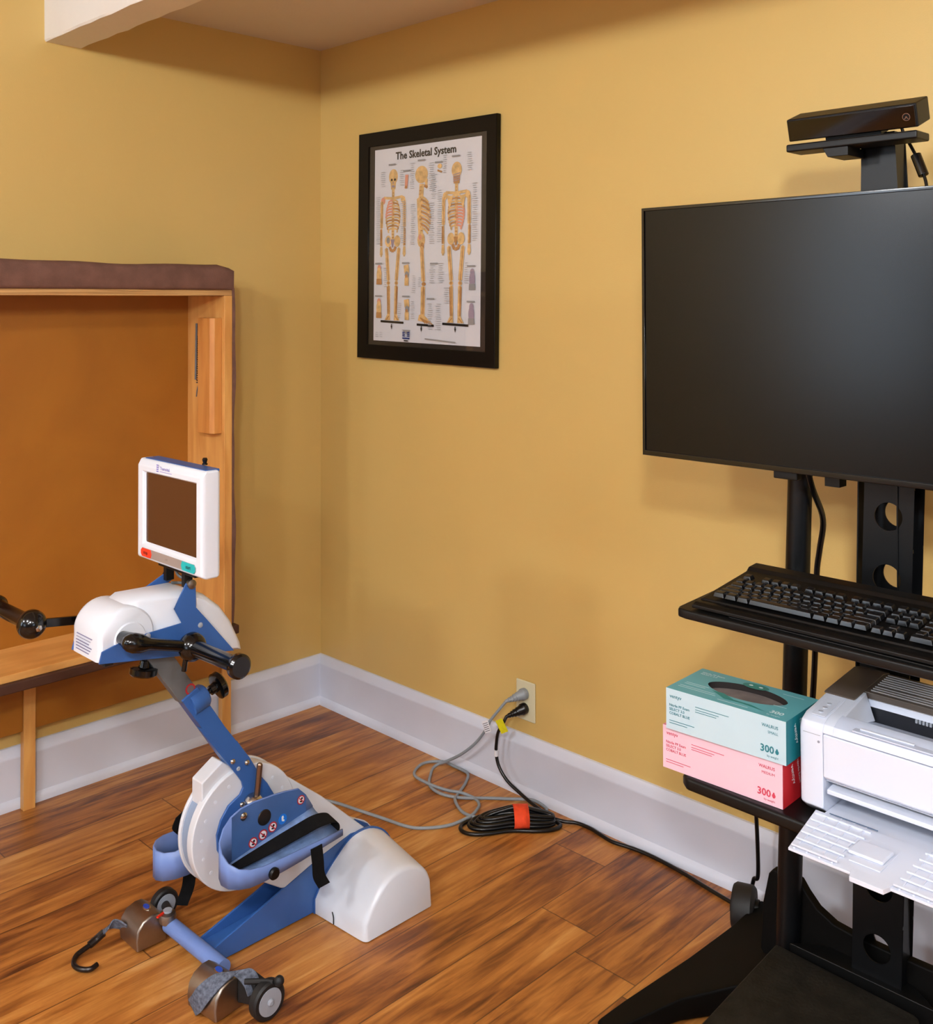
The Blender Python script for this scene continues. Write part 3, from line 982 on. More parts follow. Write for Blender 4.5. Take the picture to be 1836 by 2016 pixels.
# screen
SX0, SX1, SZ0, SZ1 = .900, 1.180, .893, 1.117
hb = MB()
hb.box((.975, -1.168, .852), (.987, -1.148, .894))
hb.box((1.053, -1.168, .852), (1.066, -1.148, .894))
hb.box((.965, -1.175, .884), (1.12, -1.145, .895))
hb.build('screen_bracket', BLACKP, tr, .001)
MB().tube([(1.02, -1.165, .888), (1.028, -1.16, .87), (1.045, -1.14, .856), (1.03, -1.13, .846), (1.0, -1.14, .845), (.995, -1.16, .848)], .0032, 8).build('screen_cable', mat('grey_cable_dark', (88, 90, 90), .5), tr)
sc = MB()
# bezel with an opening
ox0, ox1, oz0, oz1 = .929, 1.155, .931, 1.091
fy, by = -1.193, -1.162
out = [(SX0, SZ0), (SX1, SZ0), (SX1, SZ1), (SX0, SZ1)]
inn = [(ox0, oz0), (ox1, oz0), (ox1, oz1), (ox0, oz1)]
inn2 = [(ox0 + .003, oz0 + .002), (ox1 - .002, oz0 + .002), (ox1 - .002, oz1 - .002), (ox0 + .003, oz1 - .002)]
fin = [(SX0 + .004, SZ0 + .006), (SX1 - .005, SZ0 + .006), (SX1 - .005, SZ1 - .014), (SX0 + .004, SZ1 - .014)]
by = -1.153
vs = [(x, fy, z) for x, z in fin] + [(x, fy, z) for x, z in inn] + [(x, fy + .008, z) for x, z in inn2] + [(x, fy + .010, z) for x, z in out] + [(x, by, z) for x, z in out] + [(x + (0.008 if x < 1 else -.008), -1.146, z + (.006 if z < 1 else -.006)) for x, z in out]
fs = []
for k in range(4):
    j = (k + 1) % 4
    fs += [(k, j, 4 + j, 4 + k), (4 + k, 4 + j, 8 + j, 8 + k), (k, 12 + k, 12 + j, j), (12 + k, 16 + k, 16 + j, 12 + j), (16 + k, 20 + k, 20 + j, 16 + j)]
fs += [(8, 9, 10, 11), (23, 22, 21, 20)]
sc.add(vs, fs)
scr = sc.build('screen_housing', WHITEP, tr, .004, 3, ang=30)
MB().box((.915, -1.180, 1.112), (1.172, -1.147, 1.1185)).build('top_panel', BLUE, scr, .001)
MB().box((ox0 + .003, fy + .0065, oz0 + .002), (ox1 - .002, fy + .0085, oz1 - .002)).build('screen_glass', mat('brown_screen', (80, 50, 28), .18, 0, .05, 2), scr)
bp_ = MB()
zc = .9115
bp_.prism([(.922, zc - .004), (.928, zc - .0095), (1.150, zc - .0095), (1.156, zc - .004), (1.156, zc + .004), (1.150, zc + .0095), (.928, zc + .0095), (.922, zc + .004)], 1, fy - .0008, fy + .001)
bpo = bp_.build('button_strip', mat('taupe_strip', (152, 138, 130), .4), scr)
bt = MB().prism([(.923, zc - .004), (.929, zc - .0092), (.966, zc - .0092), (.970, zc), (.966, zc + .0092), (.929, zc + .0092), (.923, zc + .004)], 1, fy - .002, fy).build('stop_button', mat('button_red', (238, 62, 38), .35), scr)
bt2 = MB().prism([(1.155, zc - .004), (1.149, zc - .0092), (1.102, zc - .0092), (1.098, zc), (1.102, zc + .0092), (1.149, zc + .0092), (1.155, zc + .004)], 1, fy - .002, fy).build('start_button', mat('button_teal', (20, 176, 178), .35), scr)
text(bt, 'lettering', 'stop', (.945, fy - .0022, zc - .003), (1, 0, 0), (0, 0, 1), .011, mat('dark_red_print', (110, 20, 20), .5), .0002, 'CENTER')
text(bt2, 'lettering', 'start', (1.128, fy - .0022, zc - .003), (1, 0, 0), (0, 0, 1), .011, mat('dark_teal_print', (10, 70, 80), .5), .0002, 'CENTER')
text(bpo, 'lettering', 'i / 0', (1.035, fy - .0009, zc - .002), (1, 0, 0), (0, 0, 1), .006, INK, 0, 'CENTER')
PUR = mat('violet_print', (128, 120, 196), .5)
text(scr, 'lettering', 'Theravital', (1.005, fy - .0002, 1.102), (1, 0, 0), (0, 0, 1), .0105, PUR, .0001)
lg = MB()
for z in (1.0975, 1.102, 1.1065, 1.111):
    lg.box((.990, fy - .0006, z - .0012), (.998, fy, z + .0012))
lg.box((1.005, fy - .0006, 1.0975), (1.055, fy, 1.0985))
lg.build('logo_mark', PUR, scr)
MB().lathe((1.115, -1.148, 1.120), (0, 0, 1), [(0, .006), (.003, .006), (.0035, .004), (.006, .0045), (.011, .006), (.015, .004)], 16).build('top_knob', GLOSSB, scr)

# pedals


def pedal(sg):
    def T(p):
        p = V(p)
        if sg < 0:
            return V((2 * XC + .018 - p.x, p.y - .022, p.z - .062))
        return p
    path = [(1.10, -.854, .290, .284), (1.10, -.874, .323, .281), (1.10, -.894, .343, .277), (1.10, -.898, .3435, .276), (1.10, -.930, .349, .270), (1.10, -.965, .352, .263), (1.10, -1.018, .354, .252), (1.10, -1.050, .350, .245), (1.103, -1.075, .342, .242),
            (1.112, -1.100, .328, .239), (1.128, -1.119, .312, .236), (1.148, -1.126, .297, .233), (1.168, -1.122, .283, .231), (1.184, -1.107, .272, .230), (1.193, -1.085, .266, .229), (1.196, -1.055, .262, .230), (1.196, -1.0, .261, .233), (1.196, -.955, .262, .237), (1.196, -.90, .262, .244), (1.198, -.842, .266, .252)]
    if sg < 0:
        hz = [None] * 6 + [.345, .318, .297, .288, .286, .287, .289, .290, .290, .288, .284, .280, .278, .276]
        path = [(x, y, zt if q_ is None else q_, zb - .012) for (x, y, zt, zb), q_ in zip(path, hz)]
    sh = MB()
    n = len(path)
    sh.add([T((x, y, zt)) for x, y, zt, zb in path] + [T((x, y, zb)) for x, y, zt, zb in path], [(i, i + 1, n + i + 1, n + i) for i in range(n - 1)])
    o = sh.build('pedal_shell', BLUEL, tr, solid=.004, ang=50)
    ip = MB()
    for i in range(1, 8):
        a, b = path[i], path[i + 1]
        e_ = .0026
        ip.add([T((a[0] + e_, a[1], a[3] + .002)), T((b[0] + e_, b[1], b[3] + .002)), T((b[0] + e_, b[1], b[2] - .001)), T((a[0] + e_, a[1], a[2] - .001))], [(0, 1, 2, 3)])
    ip.build('ankle_plate', mat('mid_blue_enamel', (64, 98, 152), .35, 0, .12, 14), o)
    fb_ = MB()
    # foot bed made of strips from the inner to the outer wall
    inn_ = [path[i] for i in (0, 2, 5, 6, 7, 8, 9, 10)]
    ou_ = [path[i] for i in (19, 18, 17, 16, 15, 14, 13, 12)]
    vv, ff = [], []
    for a, b in zip(inn_, ou_):
        for t in (0, .12, .5, .88, 1):
            z = lerp(a[3], b[3], t) + .003 - (.004 if 0 < t < 1 else 0)
            vv.append(T((lerp(a[0], b[0], t), lerp(a[1], b[1], t), z)))
    for i in range(len(inn_) - 1):
        for k in range(4):
            ff.append((i * 5 + k, i * 5 + k + 1, (i + 1) * 5 + k + 1, (i + 1) * 5 + k))
    fb_.add(vv, ff)
    BED = mat('worn_blue_bed', (112, 140, 186), .4, 0, .35, 30)
    fb_.build('foot_bed', BED, o, solid=.003, ang=60)
    s1 = MB()
    s1.ribbon([T(p) for p in ((1.128, -1.098, .244), (1.134, -1.05, .252), (1.144, -.99, .265), (1.152, -.93, .277), (1.158, -.88, .285), (1.162, -.846, .280), (1.166, -.838, .264), (1.168, -.850, .240))],
              [V((.026, .0, .004)), V((.034, .0, .0)), V((.038, .0, -.004)), V((.040, .0, -.006)), V((.040, .0, -.008)), V((.036, .0, -.008)), V((.032, .0, -.006)), V((.024, .0, -.004))], .0022)
    s1.ribbon([T(p) for p in ((1.201, -.918, .255), (1.203, -.915, .22), (1.203, -.912, .19), (1.206, -.90, .165))], V((0.004, .028, .004)), .0025)
    if sg < 0:
        s1.ribbon([T(p) for p in ((1.16, -1.02, .25), (1.165, -1.03, .20), (1.168, -1.035, .16), (1.18, -1.045, .118))], V((.022, .02, 0)), .0025)
        s1.ribbon([T(p) for p in ((1.104, -1.085, .33), (1.106, -1.10, .35), (1.108, -1.09, .37))], V((0, .02, .01)), .003)
    s1.build('pedal_strap', WEB, o, ang=60)
    if sg > 0:
        MB().lathe((1.197, -1.030, .240), (1, 0, 0), [(-.004, .012), (.006, .013), (.010, .010)], 20).build('strap_button', BLACKP, o)
        MB().lathe((1.1030, -.989, .311), (1, 0, 0), [(0, .0175), (.002, .0165), (.0025, .010)], 28).build('axle_cap', mat('dark_steel', (70, 66, 64), .3, .8, .1, 40), o)
        MB().lathe((1.1030, -1.043, .332), (1, 0, 0), [(0, .009), (.002, .009), (.0045, .006), (.005, .003)], 20).build('bolt', STEEL, o)
        wr, rd, bk, bb = mat('sticker_white', (226, 222, 226), .35), mat('sticker_red', (176, 34, 40), .4), INK, mat('sticker_blue', (28, 116, 214), .35)
        for i, (y, z, r, kind) in enumerate(((-1.019, .266, .0115, 0), (-.993, .274, .0115, 0), (-.967, .282, .0115, 0), (-.940, .290, .0115, 1), (-.889, .316, .0105, 0))):
            q = MB()
            if kind:
                q.lathe((1.1035, y, z), (1, 0, 0), [(0, r), (.0004, r)], 28, 3)
                q.prism([(y - .003, z + .006), (y + .001, z + .008), (y + .003, z + .003), (y + .001, z), (y + .005, z - .003), (y + .004, z - .006), (y - .002, z - .004), (y - .003, z)], 0, 1.1039, 1.1043, 0)
            else:
                q.lathe((1.1035, y, z), (1, 0, 0), [(0, r), (.0004, r)], 28, 1)
                q.lathe((1.1039, y, z), (1, 0, 0), [(0, r * .76), (.0003, r * .76)], 28, 0)
                q.prism(circ((y + .002, z + .003 - i % 2 * .004), r * .26, 10), 0, 1.1042, 1.1045, 2)
                q.prism([(y - .004, z - .004), (y + .002, z - .006), (y + .003, z - .002), (y - .003, z - .001)], 0, 1.1042, 1.1045, 2)
                q.prism([(y - r * .6, z + r * .45), (y - r * .45, z + r * .6), (y + r * .6, z - r * .45), (y + r * .45, z - r * .6)], 0, 1.1045, 1.1048, 1)
            q.build('warning_sticker', [wr, rd, bk, bb], o)
    return o


ped = pedal(1)
ped['label'] = 'blue pedal shell with round stickers'
pedal(-1)
rod = MB()
rod.lathe((1.082, -.997, .338), (0, .12, 1), [(0, .0068), (.084, .0068), (.087, .005)], 6)
rod.build('crank_rod', mat('bronze_steel', (120, 100, 84), .28, .9, .08, 40), tr, ang=20)
cb_ = MB()
cb_.lathe((1.076, -1.0, .335), (.1, .1, 1), [(0, .02), (.010, .022), (.018, .016), (.022, .010)], 24)
cb_.cyl((1.05, -1.003, .277), (1.09, -1.003, .277), .024)
cb_.box((1.072, -1.012, .27), (1.094, -.985, .340))
cb_.build('pedal_crank', STEEL, tr, .002)
MB().cyl((.95, -1.003, .262), (.99, -1.003, .277), .022).build('pedal_crank', STEEL, tr)


# ---------------------------------------------------------------- outlet, plugs and cords
IV = mat('ivory_plastic', (212, 206, 172), .35, 0, .02, 8)
outlet = empty('wall_outlet', (1.011, 0, .276), 'ivory wall outlet plate above the right baseboard, both sockets in use', 'outlet')
op = MB()
op.box((.974, -.006, .217), (1.048, -.0002, .334))
op.build('cover_plate', IV, outlet, .003)
sk = MB()
for z in (.254, .297):
    sk.lathe((1.011, -.0055, z), (0, -1, 0), [(0, .0165), (.002, .016), (.0022, .012)], 24)
sk.build('socket_face', IV, outlet)
GC = mat('grey_cord_rubber', (138, 146, 152), .45, 0, .05, 20)
BC = mat('black_cord_rubber', (7, 7, 8), .3, 0, .1, 20)


def plug(name, z, m, label, side):
    r = empty(name, (1.011, -.008, z), label, 'power cord')
    b = MB()
    d = V((side, -.75, -.35)).normalized()
    b.lathe((1.011, -.0085, z), (0, -1, 0), [(0, .0165), (.012, .017), (.016, .0145), (.018, .010)], 26)
    b.lathe(V((1.010, -.02, z - .001)), d, [(-.006, .0150), (.004, .0150), (.010, .0132), (.016, .0132), (.018, .0112), (.026, .0112), (.028, .0088), (.034, .0092), (.036, .0068), (.042, .0074), (.044, .0056), (.052, .0046)], 20)
    b.build('plug', m, r)
    return r, V((1.010, -.02, z - .001)) + d * .05


g_, ge = plug('power_cord', .298, GC, 'grey power cord looped on the floor, plugged into the top socket', -.62)
cz = .0052
gp_ = [ge, (.930, -.070, .215), (.912, -.068, .185), (.862, -.066, .125), (.800, -.066, .072), (.735, -.066, .030), (.702, -.072, .012), (.700, -.092, cz), (.722, -.122, cz), (.774, -.176, cz),
       (.835, -.190, cz), (.895, -.168, cz), (.960, -.108, cz), (1.002, -.073, cz), (1.059, -.034, cz + .003), (1.105, -.033, cz), (1.13, -.05, cz), (1.125, -.085, cz), (1.09, -.14, cz + .004), (1.055, -.19, cz + .003), (1.019, -.219, cz + .003),
       (.962, -.222, cz), (.905, -.196, cz + .004), (.878, -.160, cz), (.845, -.095, cz), (.806, -.044, cz), (.768, -.036, cz), (.733, -.036, cz), (.700, -.040, cz + .003), (.663, -.063, cz), (.655, -.105, cz), (.69, -.162, cz),
       (.767, -.180, cz + .005), (.84, -.168, cz + .004), (.885, -.152, cz + .006), (.93, -.140, cz), (.962, -.155, cz), (.985, -.185, cz + .004), (1.000, -.231, cz + .004), (.988, -.300, cz), (.950, -.360, cz), (.908, -.388, cz), (.830, -.405, cz), (.74, -.425, cz), (.64, -.450, cz), (.56, -.50, cz), (.54, -.6, cz), (.62, -.66, cz), (.80, -.66, cz)]
MB().tube(gp_, .0044, 10, sub=7).build('cord', GC, g_, ang=80)
tgl = MB()
tgl.box((-.014, -.0008, -.016), (.014, .0008, .018))
R_ = Matrix.Rotation(math.radians(-28), 3, 'Y')
for v in tgl.v:
    v.xyz = V((.918, -.076, .192)) + R_ @ v
tgo = tgl.build('cord_label', mat('white_label', (232, 232, 236), .5), g_)
tl = MB()
for k in range(5):
    tl.box((-.011, -.0014, -.012 + k * .0055), (.011, -.0009, -.0105 + k * .0055))
for v in tl.v:
    v.xyz = V((.918, -.076, .192)) + R_ @ v
tl.build('label_print', INK, tgo)

b_, be = plug('power_cord', .254, BC, 'black power cord plugged into the bottom socket, running to the cart', -.55)
bp2 = [be, (.975, -.068, .212), (.958, -.068, .185), (.948, -.065, .150), (.944, -.062, .117), (.955, -.062, .082), (.985, -.060, .050), (1.03, -.058, .030), (1.08, -.062, .018), (1.13, -.068, .012), (1.17, -.075, .010), (1.205, -.062, .007), (1.235, -.042, .006), (1.28, -.038, .0055), (1.32, -.045, .0055), (1.366, -.052, .0055),
       (1.42, -.042, .0055), (1.474, -.038, .0055), (1.541, -.042, .0055), (1.60, -.050, .0055), (1.66, -.062, .0055), (1.74, -.075, .0055), (1.86, -.09, .0055)]
MB().tube(bp2, .0050, 10, sub=7).build('cord', BC, b_, ang=80)
yt = MB()
yt.box((0, -.0006, -.040), (.030, .0006, 0))
R_ = Matrix.Rotation(math.radians(-30), 3, 'Y') @ Matrix.Rotation(.15, 3, 'X')
for v in yt.v:
    v.xyz = V((.957, -.079, .222)) + R_ @ v
yt.build('warning_tag', mat('yellow_tag', (222, 214, 30), .45, 0, .08, 90), b_)
MB().cyl((.9455, -.0635, .128), (.9438, -.0622, .110), .0064).build('cord_label', mat('white_label', (232, 232, 236), .5), b_)
# the bundle: part of the black cord
bun = MB()
c0, ax1 = V((1.128, -.150, .0)), V((.62, .78, 0)).normalized()
c0 = V((1.118, -.165, 0))
A = V((1.035, -.262, 0))
B = V((1.200, -.078, 0))
mid = (A + B) / 2
dr = (B - A).normalized()
pp = V((-dr.y, dr.x, 0))
L_ = (B - A).length
for k in range(7):
    la = L_ / 2 * (1 - .035 * k) + (.016 if k == 0 else 0)
    wdt = (.066 if k == 0 else .056 - .006 * k)
    ctr = mid + dr * (-.014 + .004 * k) + pp * (-.004 + .002 * k)
    pts = []
    for i in range(22):
        t = 2 * PI * i / 22
        cx_, sy_ = math.cos(t), math.sin(t)
        pinch = .30 + .70 * abs(cx_) ** 1.2 * (1.0 if cx_ < 0 else .6)
        p = ctr + dr * la * cx_ + pp * (wdt * sy_ * pinch + .007 * (k % 3 - 1))
        p.z = .0062 + .0052 * k * (.6 + .4 * (1 - abs(cx_))) + (.016 * (1 - abs(cx_)) if sy_ > 0 else .0)
        pts.append(p)
    bun.tube(pts, .0056, 8, sub=3, closed=True)
bun.build('coiled_cord', BC, b_, ang=80)
band = MB()
rings = []
for t in (-.021, .021):
    c = mid + dr * (.016 + t)
    rings.append([c + pp * (.040 * math.cos(2 * PI * i / 20)) + V((0, 0, .0285 + .028 * math.sin(2 * PI * i / 20))) for i in range(20)])
band.loft(rings, 0, False)
band.build('cable_tie', mat('orange_hook_tape', (238, 74, 30), .8, 0, .1, 60, .3, 300), b_, solid=.002)


# ---------------------------------------------------------------- rolling media cart
cart = empty('media_cart', (2.24, -.33, 0), 'black rolling television cart with pole, column and two shelves by the right wall', 'cart')


def lean(x, z):        # the posts stand slightly out of plumb
    return x + .036 * (z - 1.05)


for x in (2.056, 2.452):
    MB().cyl((lean(x, .05), -.33, .05), (lean(x, 1.62), -.33, 1.62), .0245, n=32).build('pole', BLACKM, cart)
# central column: front and back plates with round cable holes, two sides
col = MB()
xa, xb, z0, z1, hr_ = 2.2, 2.296, .13, 1.79, .027
holes = [1.055 - .1186 * k for k in range(8)]


def plate(mb, y0, y1):
    n = 32
    zz = z0
    segs = []
    for hz in sorted(holes):
        a, b = hz - .056, hz + .056
        segs.append((zz, a, None))
        segs.append((a, b, hz))
        zz = b
    segs.append((zz, z1, None))
    xm = (xa + xb) / 2
    for a, b, hz in segs:
        if hz is None:
            mb.hexa([(lean(xa, a), y0, a), (lean(xb, a), y0, a), (lean(xb, a), y1, a), (lean(xa, a), y1, a), (lean(xa, b), y0, b), (lean(xb, b), y0, b), (lean(xb, b), y1, b), (lean(xa, b), y1, b)])
            continue
        vs, fs = [], []
        for y in (y0, y1):
            for i in range(n):
                t = 2 * PI * (i + .5) / n
                c, s_ = math.cos(t), math.sin(t)
                hx, hzz = (xb - xa) / 2, (b - a) / 2
                k = min(hx / abs(c) if abs(c) > 1e-6 else 9, hzz / abs(s_) if abs(s_) > 1e-6 else 9)
                vs.append((lean(xm + k * c, hz + k * s_), y, hz + k * s_))
            for i in range(n):
                t = 2 * PI * (i + .5) / n
                vs.append((lean(xm + hr_ * math.cos(t), hz + hr_ * math.sin(t)), y, hz + hr_ * math.sin(t)))
        for i in range(n):
            j = (i + 1) % n
            fs += [(i, j, n + j, n + i), (2 * n + i, 3 * n + i, 3 * n + j, 2 * n + j), (n + i, n + j, 3 * n + j, 3 * n + i)]
        # corner fillers
        for (cx_, cz_) in ((xa, a), (xb, a), (xb, b), (xa, b)):
            sx, sz = (1 if cx_ > xm else -1), (1 if cz_ > hz else -1)
            cand = [i for i in range(n) if math.cos(2 * PI * (i + .5) / n) * sx > 0 and math.sin(2 * PI * (i + .5) / n) * sz > 0]
            e1 = [i for i in cand if abs(vs[i][2] - cz_) < 1e-6]
            e2 = [i for i in cand if i not in e1]
            if e1 and e2:
                i1 = min(e1, key=lambda i: abs(vs[i][0] - lean(cx_, cz_)))
                i2 = min(e2, key=lambda i: abs(vs[i][2] - cz_))
                q = len(vs)
                vs.append((lean(cx_, cz_), y0, cz_))
                vs.append((lean(cx_, cz_), y1, cz_))
                fs += [(i1, q, i2), (2 * n + i1, 2 * n + i2, q + 1)]
        mb.add(vs, fs)


plate(col, -.352, -.349)
plate(col, -.304, -.301)
for x in (xa, xb - .003):
    col.hexa([(lean(x, z0), -.349, z0), (lean(x + .003, z0), -.349, z0), (lean(x + .003, z0), -.304, z0), (lean(x, z0), -.304, z0),
              (lean(x, z1), -.349, z1), (lean(x + .003, z1), -.349, z1), (lean(x + .003, z1), -.304, z1), (lean(x, z1), -.304, z1)])
# the column narrows to a strap behind the television
for i, v in enumerate(col.v):
    if v.z > 1.25:
        v.x = 2.225 + (v.x - 2.255) * .68
        v.y += -.01
col.build('column', BLACKM, cart)
# base
for sg in (-1, 1):
    def S(x):
        return 2.24 + sg * (x - 2.24) * -1 if sg > 0 else x
    pl_ = [(1.79, -.668), (1.808, -.680), (1.832, -.672), (1.885, -.52), (1.95, -.42), (2.06, -.345), (2.05, -.26), (1.98, -.20), (1.90, -.10), (1.835, -.10), (1.842, -.25), (1.83, -.40), (1.800, -.60)]
    leg = MB()
    q = [(S(x), y) for x, y in pl_]
    hs_ = [.040, .040, .040, .052, .062, .09, .12, .13, .075, .062, .066, .060, .047]
    n = len(q)
    c_x = sum(a for a, b in q) / n
    c_y = sum(b for a, b in q) / n
    leg.loft([[V((c_x + (a - c_x) * .985, c_y + (b - c_y) * .985, .008)) for a, b in q], [V((a, b, .018)) for a, b in q], [V((a, b, h - .006)) for (a, b), h in zip(q, hs_)], [V((c_x + (a - c_x) * .965, c_y + (b - c_y) * .97, h)) for (a, b), h in zip(q, hs_)]])
    leg.build('base_leg', BLACKL, cart, .003, ang=50)
    MB().cyl((S(1.815), -.64, 0), (S(1.815), -.64, .012), .014).build('foot_pad', RUBBER, cart)
    cx_ = S(1.815)
    wh = MB()
    R_ = V((sg * .93 if sg > 0 else -.93, -.36, 0)).normalized()
    wh.lathe(V((cx_, -.140, .0505)) - R_ * .024, R_, [(0, .034), (.001, .044), (.007, .050), (.044, .050), (.051, .045), (.052, .034)], 36)
    w_o = wh.build('caster', RUBBER, cart, ang=40)
    MB().lathe(V((cx_, -.140, .0505)) - R_ * .032, R_, [(0, .022), (.010, .024), (.056, .024), (.064, .018)], 24).build('caster_hub', BLACKP, w_o)
pn = MB()
arc = [(2.045, .275), (2.060, .255), (2.083, .232), (2.118, .216), (2.165, .211), (2.24, .210), (2.31, .211), (2.36, .216), (2.395, .232), (2.42, .255), (2.435, .275)]
pn.prism([(1.985, .05), (1.955, .10), (1.962, .20), (1.975, .262), (1.985, .275)] + arc + [(2.495, .275), (2.50, .20), (2.52, .10), (2.49, .05)], 1, -.322, -.300)
pn.build('cross_panel', BLACKL, cart, .004)
hb2 = MB()
ap = smooth([(2.045, -.366, 0), (2.066, -.348, 0), (2.116, -.318, 0), (2.184, -.303, 0), (2.24, -.306, 0), (2.29, -.332, 0), (2.335, -.366, 0)], 5)
hb2.loft([[V((p.x, p.y, z)) for p in ap] for z in (.02, .168)])
hb2.build('hub_cover', BLACKP, cart, .004)
# keyboard tray
ty = MB()
tp = [(2.008, -.70), (2.013, -.712), (2.03, -.716), (2.49, -.716), (2.51, -.70), (2.512, -.50), (2.53, -.355), (1.970, -.355), (1.992, -.49)]
ty.prism(tp, 2, .893, .910)
ty.build('keyboard_tray', BLACKP, cart, .004)
MB().prism([(2.11, -.700), (2.50, -.706), (2.50, -.7025), (2.11, -.6965)], 2, .909, .9115).build('tray_lip', BLACKP, cart, .001)
tb = MB()
tb.box((2.16, -.56, .872), (2.36, -.35, .894))
tb.box((2.03, -.368, .868), (2.48, -.352, .893))
tb.build('tray_bracket', BLACKM, cart, .002)
sh = MB()
sh.prism([(1.980, -.640), (1.985, -.655), (2.000, -.668), (2.48, -.675), (2.60, -.668), (2.60, -.345), (1.985, -.345)], 2, .560, .584)
sh.build('printer_shelf', BLACKP, cart, .006)
sb = MB()
sb.box((2.02, -.36, .53), (2.49, -.30, .562))
sb.build('shelf_bracket', BLACKM, cart, .002)
hk2 = MB().tube([(2.16, -.35, .80), (2.145, -.36, .812), (2.13, -.372, .808), (2.125, -.38, .785)], .004, 8).build('cable_hook', BLACKM, cart)
# camera shelf on top
sv = MB()
sv.box((2.092, -.445, 1.759), (2.345, -.385, 1.774))
sv.build('camera_shelf', BLACKP, cart, .003)
mb_ = MB()
mb_.hexa([(2.175, -.44, 1.742), (2.215, -.44, 1.742), (2.215, -.37, 1.742), (2.175, -.37, 1.742), (2.165, -.44, 1.7595), (2.215, -.44, 1.7595), (2.215, -.37, 1.7595), (2.165, -.37, 1.7595)])
mb_.build('shelf_clip', BLACKP, cart, .001)

# television
tv = empty('television', (2.237, -.44, 1.133), 'large black flat television, switched off, mounted on the rolling cart', 'television')
TX0, TX1, TZ0, TZ1 = 1.757, 2.717, 1.133, 1.671
t_ = MB()
t_.box((TX0, -.452, TZ0), (TX1, -.428, TZ1))
t_.build('television_body', BLACKP, tv, .003)
MB().box((TX0 + .13, -.43, TZ0 + .05), (TX1 - .13, -.395, TZ1 - .12)).build('back_cover', BLACKP, tv, .01)
tf = MB()
bz = .0075
o4 = [(TX0 + .001, TZ0 + .001), (TX1 - .001, TZ0 + .001), (TX1 - .001, TZ1 - .001), (TX0 + .001, TZ1 - .001)]
i4 = [(TX0 + bz, TZ0 + .012), (TX1 - bz, TZ0 + .012), (TX1 - bz, TZ1 - bz), (TX0 + bz, TZ1 - bz)]
for k in range(4):
    j = (k + 1) % 4
    tf.hexa([(q[0], -.4525, q[1]) for q in (o4[k], o4[j], i4[j], i4[k])] + [(q[0], -.458, q[1]) for q in (o4[k], o4[j], i4[j], i4[k])])
tf.build('bezel', GLOSSB, tv, .001)
MB().box((TX0 + bz, -.4545, TZ0 + .012), (TX1 - bz, -.4535, TZ1 - bz)).build('screen', mat('dark_screen', (10, 8, 6), .24, 0, .04, 1.5, spec=.25), tv)
tm = MB()
tm.box((2.10, -.395, 1.20), (2.38, -.352, 1.24))
tm.box((2.10, -.395, 1.45), (2.38, -.352, 1.49))
tm.box((2.14, -.39, 1.105), (2.17, -.36, 1.49))
tm.build('mount_bracket', BLACKM, tv)
MB().box((2.06, -.445, 1.118), (2.11, -.425, 1.134)).build('signal_receiver', BLACKP, tv, .002)

# motion sensor camera
mc = empty('motion_sensor_camera', (2.21, -.40, 1.775), 'long black motion sensor camera sitting on the small shelf above the television', 'camera')
hv, dv = V((0, -.0115, .0425)), V((0, .0585, .0215))


def slab(x0, x1, o, h0, h1, d0, d1, mb=None, skew=0):
    mb = mb or MB()
    q = []
    for h in (h0, h1):
        q += [V((x0, 0, 0)) + o + hv * h + dv * d0, V((x1, 0, 0)) + o + hv * h + dv * d0, V((x1, 0, 0)) + o + hv * h + dv * d1, V((x0, 0, 0)) + o + hv * h + dv * d1]
    return mb.hexa(q)


so = V((0, -.4095, 1.784))
slab(2.080, 2.334, so, 0, 1, 0.02, 1).build('camera_body', BLACKP, mc, .0025)
slab(2.083, 2.331, so, .04, .94, -.02, .04).build('front_glass', mat('black_lens_glass', (8, 4, 3), .06, 0, .05, 5), mc, .001)
ns = MB()
slab(2.15, 2.26, so, -.22, 0.02, .2, .8, ns)
ns.build('camera_foot', BLACKP, mc, .002)
ring = MB()
cc = so + hv * .48 + V((2.3155, 0, 0)) - dv * .035
nrm = -dv.normalized()
ring.lathe(cc, nrm, [(0, .0072), (.0006, .0072)], 24, 0)
ring.lathe(cc + nrm * .0006, nrm, [(0, .0060), (.0003, .0060)], 24, 1)
for a in (45, 135):
    u_ = (V((1, 0, 0)) * math.cos(math.radians(a)) + hv.normalized() * math.sin(math.radians(a)))
    w_ = nrm.cross(u_)
    c3 = cc + nrm * .0010
    ring.add([c3 - u_ * .0052 - w_ * .0006, c3 + u_ * .0052 - w_ * .0006, c3 + u_ * .0052 + w_ * .0006, c3 - u_ * .0052 + w_ * .0006], [(0, 1, 2, 3)], 0)
ring.build('round_emblem', [mat('copper_emblem', (128, 96, 80), .35, .4, .1, 30), BLACKP], mc)
MB().tube([(2.285, -.365, 1.80), (2.287, -.36, 1.785), (2.300, -.358, 1.758), (2.313, -.36, 1.732), (2.322, -.362, 1.71), (2.333, -.37, 1.675), (2.335, -.385, 1.62)], .0032, 8).build('cable', BC, mc)
MB().cyl((2.309, -.359, 1.741), (2.325, -.3625, 1.700), .0095, n=20).build('cable_choke', GLOSSB, mc, .0015)


# ---------------------------------------------------------------- keyboard
kbd = empty('keyboard', (2.27, -.60, .911), 'black full-size keyboard resting on the cart tray', 'keyboard')


def kz(y):
    return .9275 + (y + .69) * .085


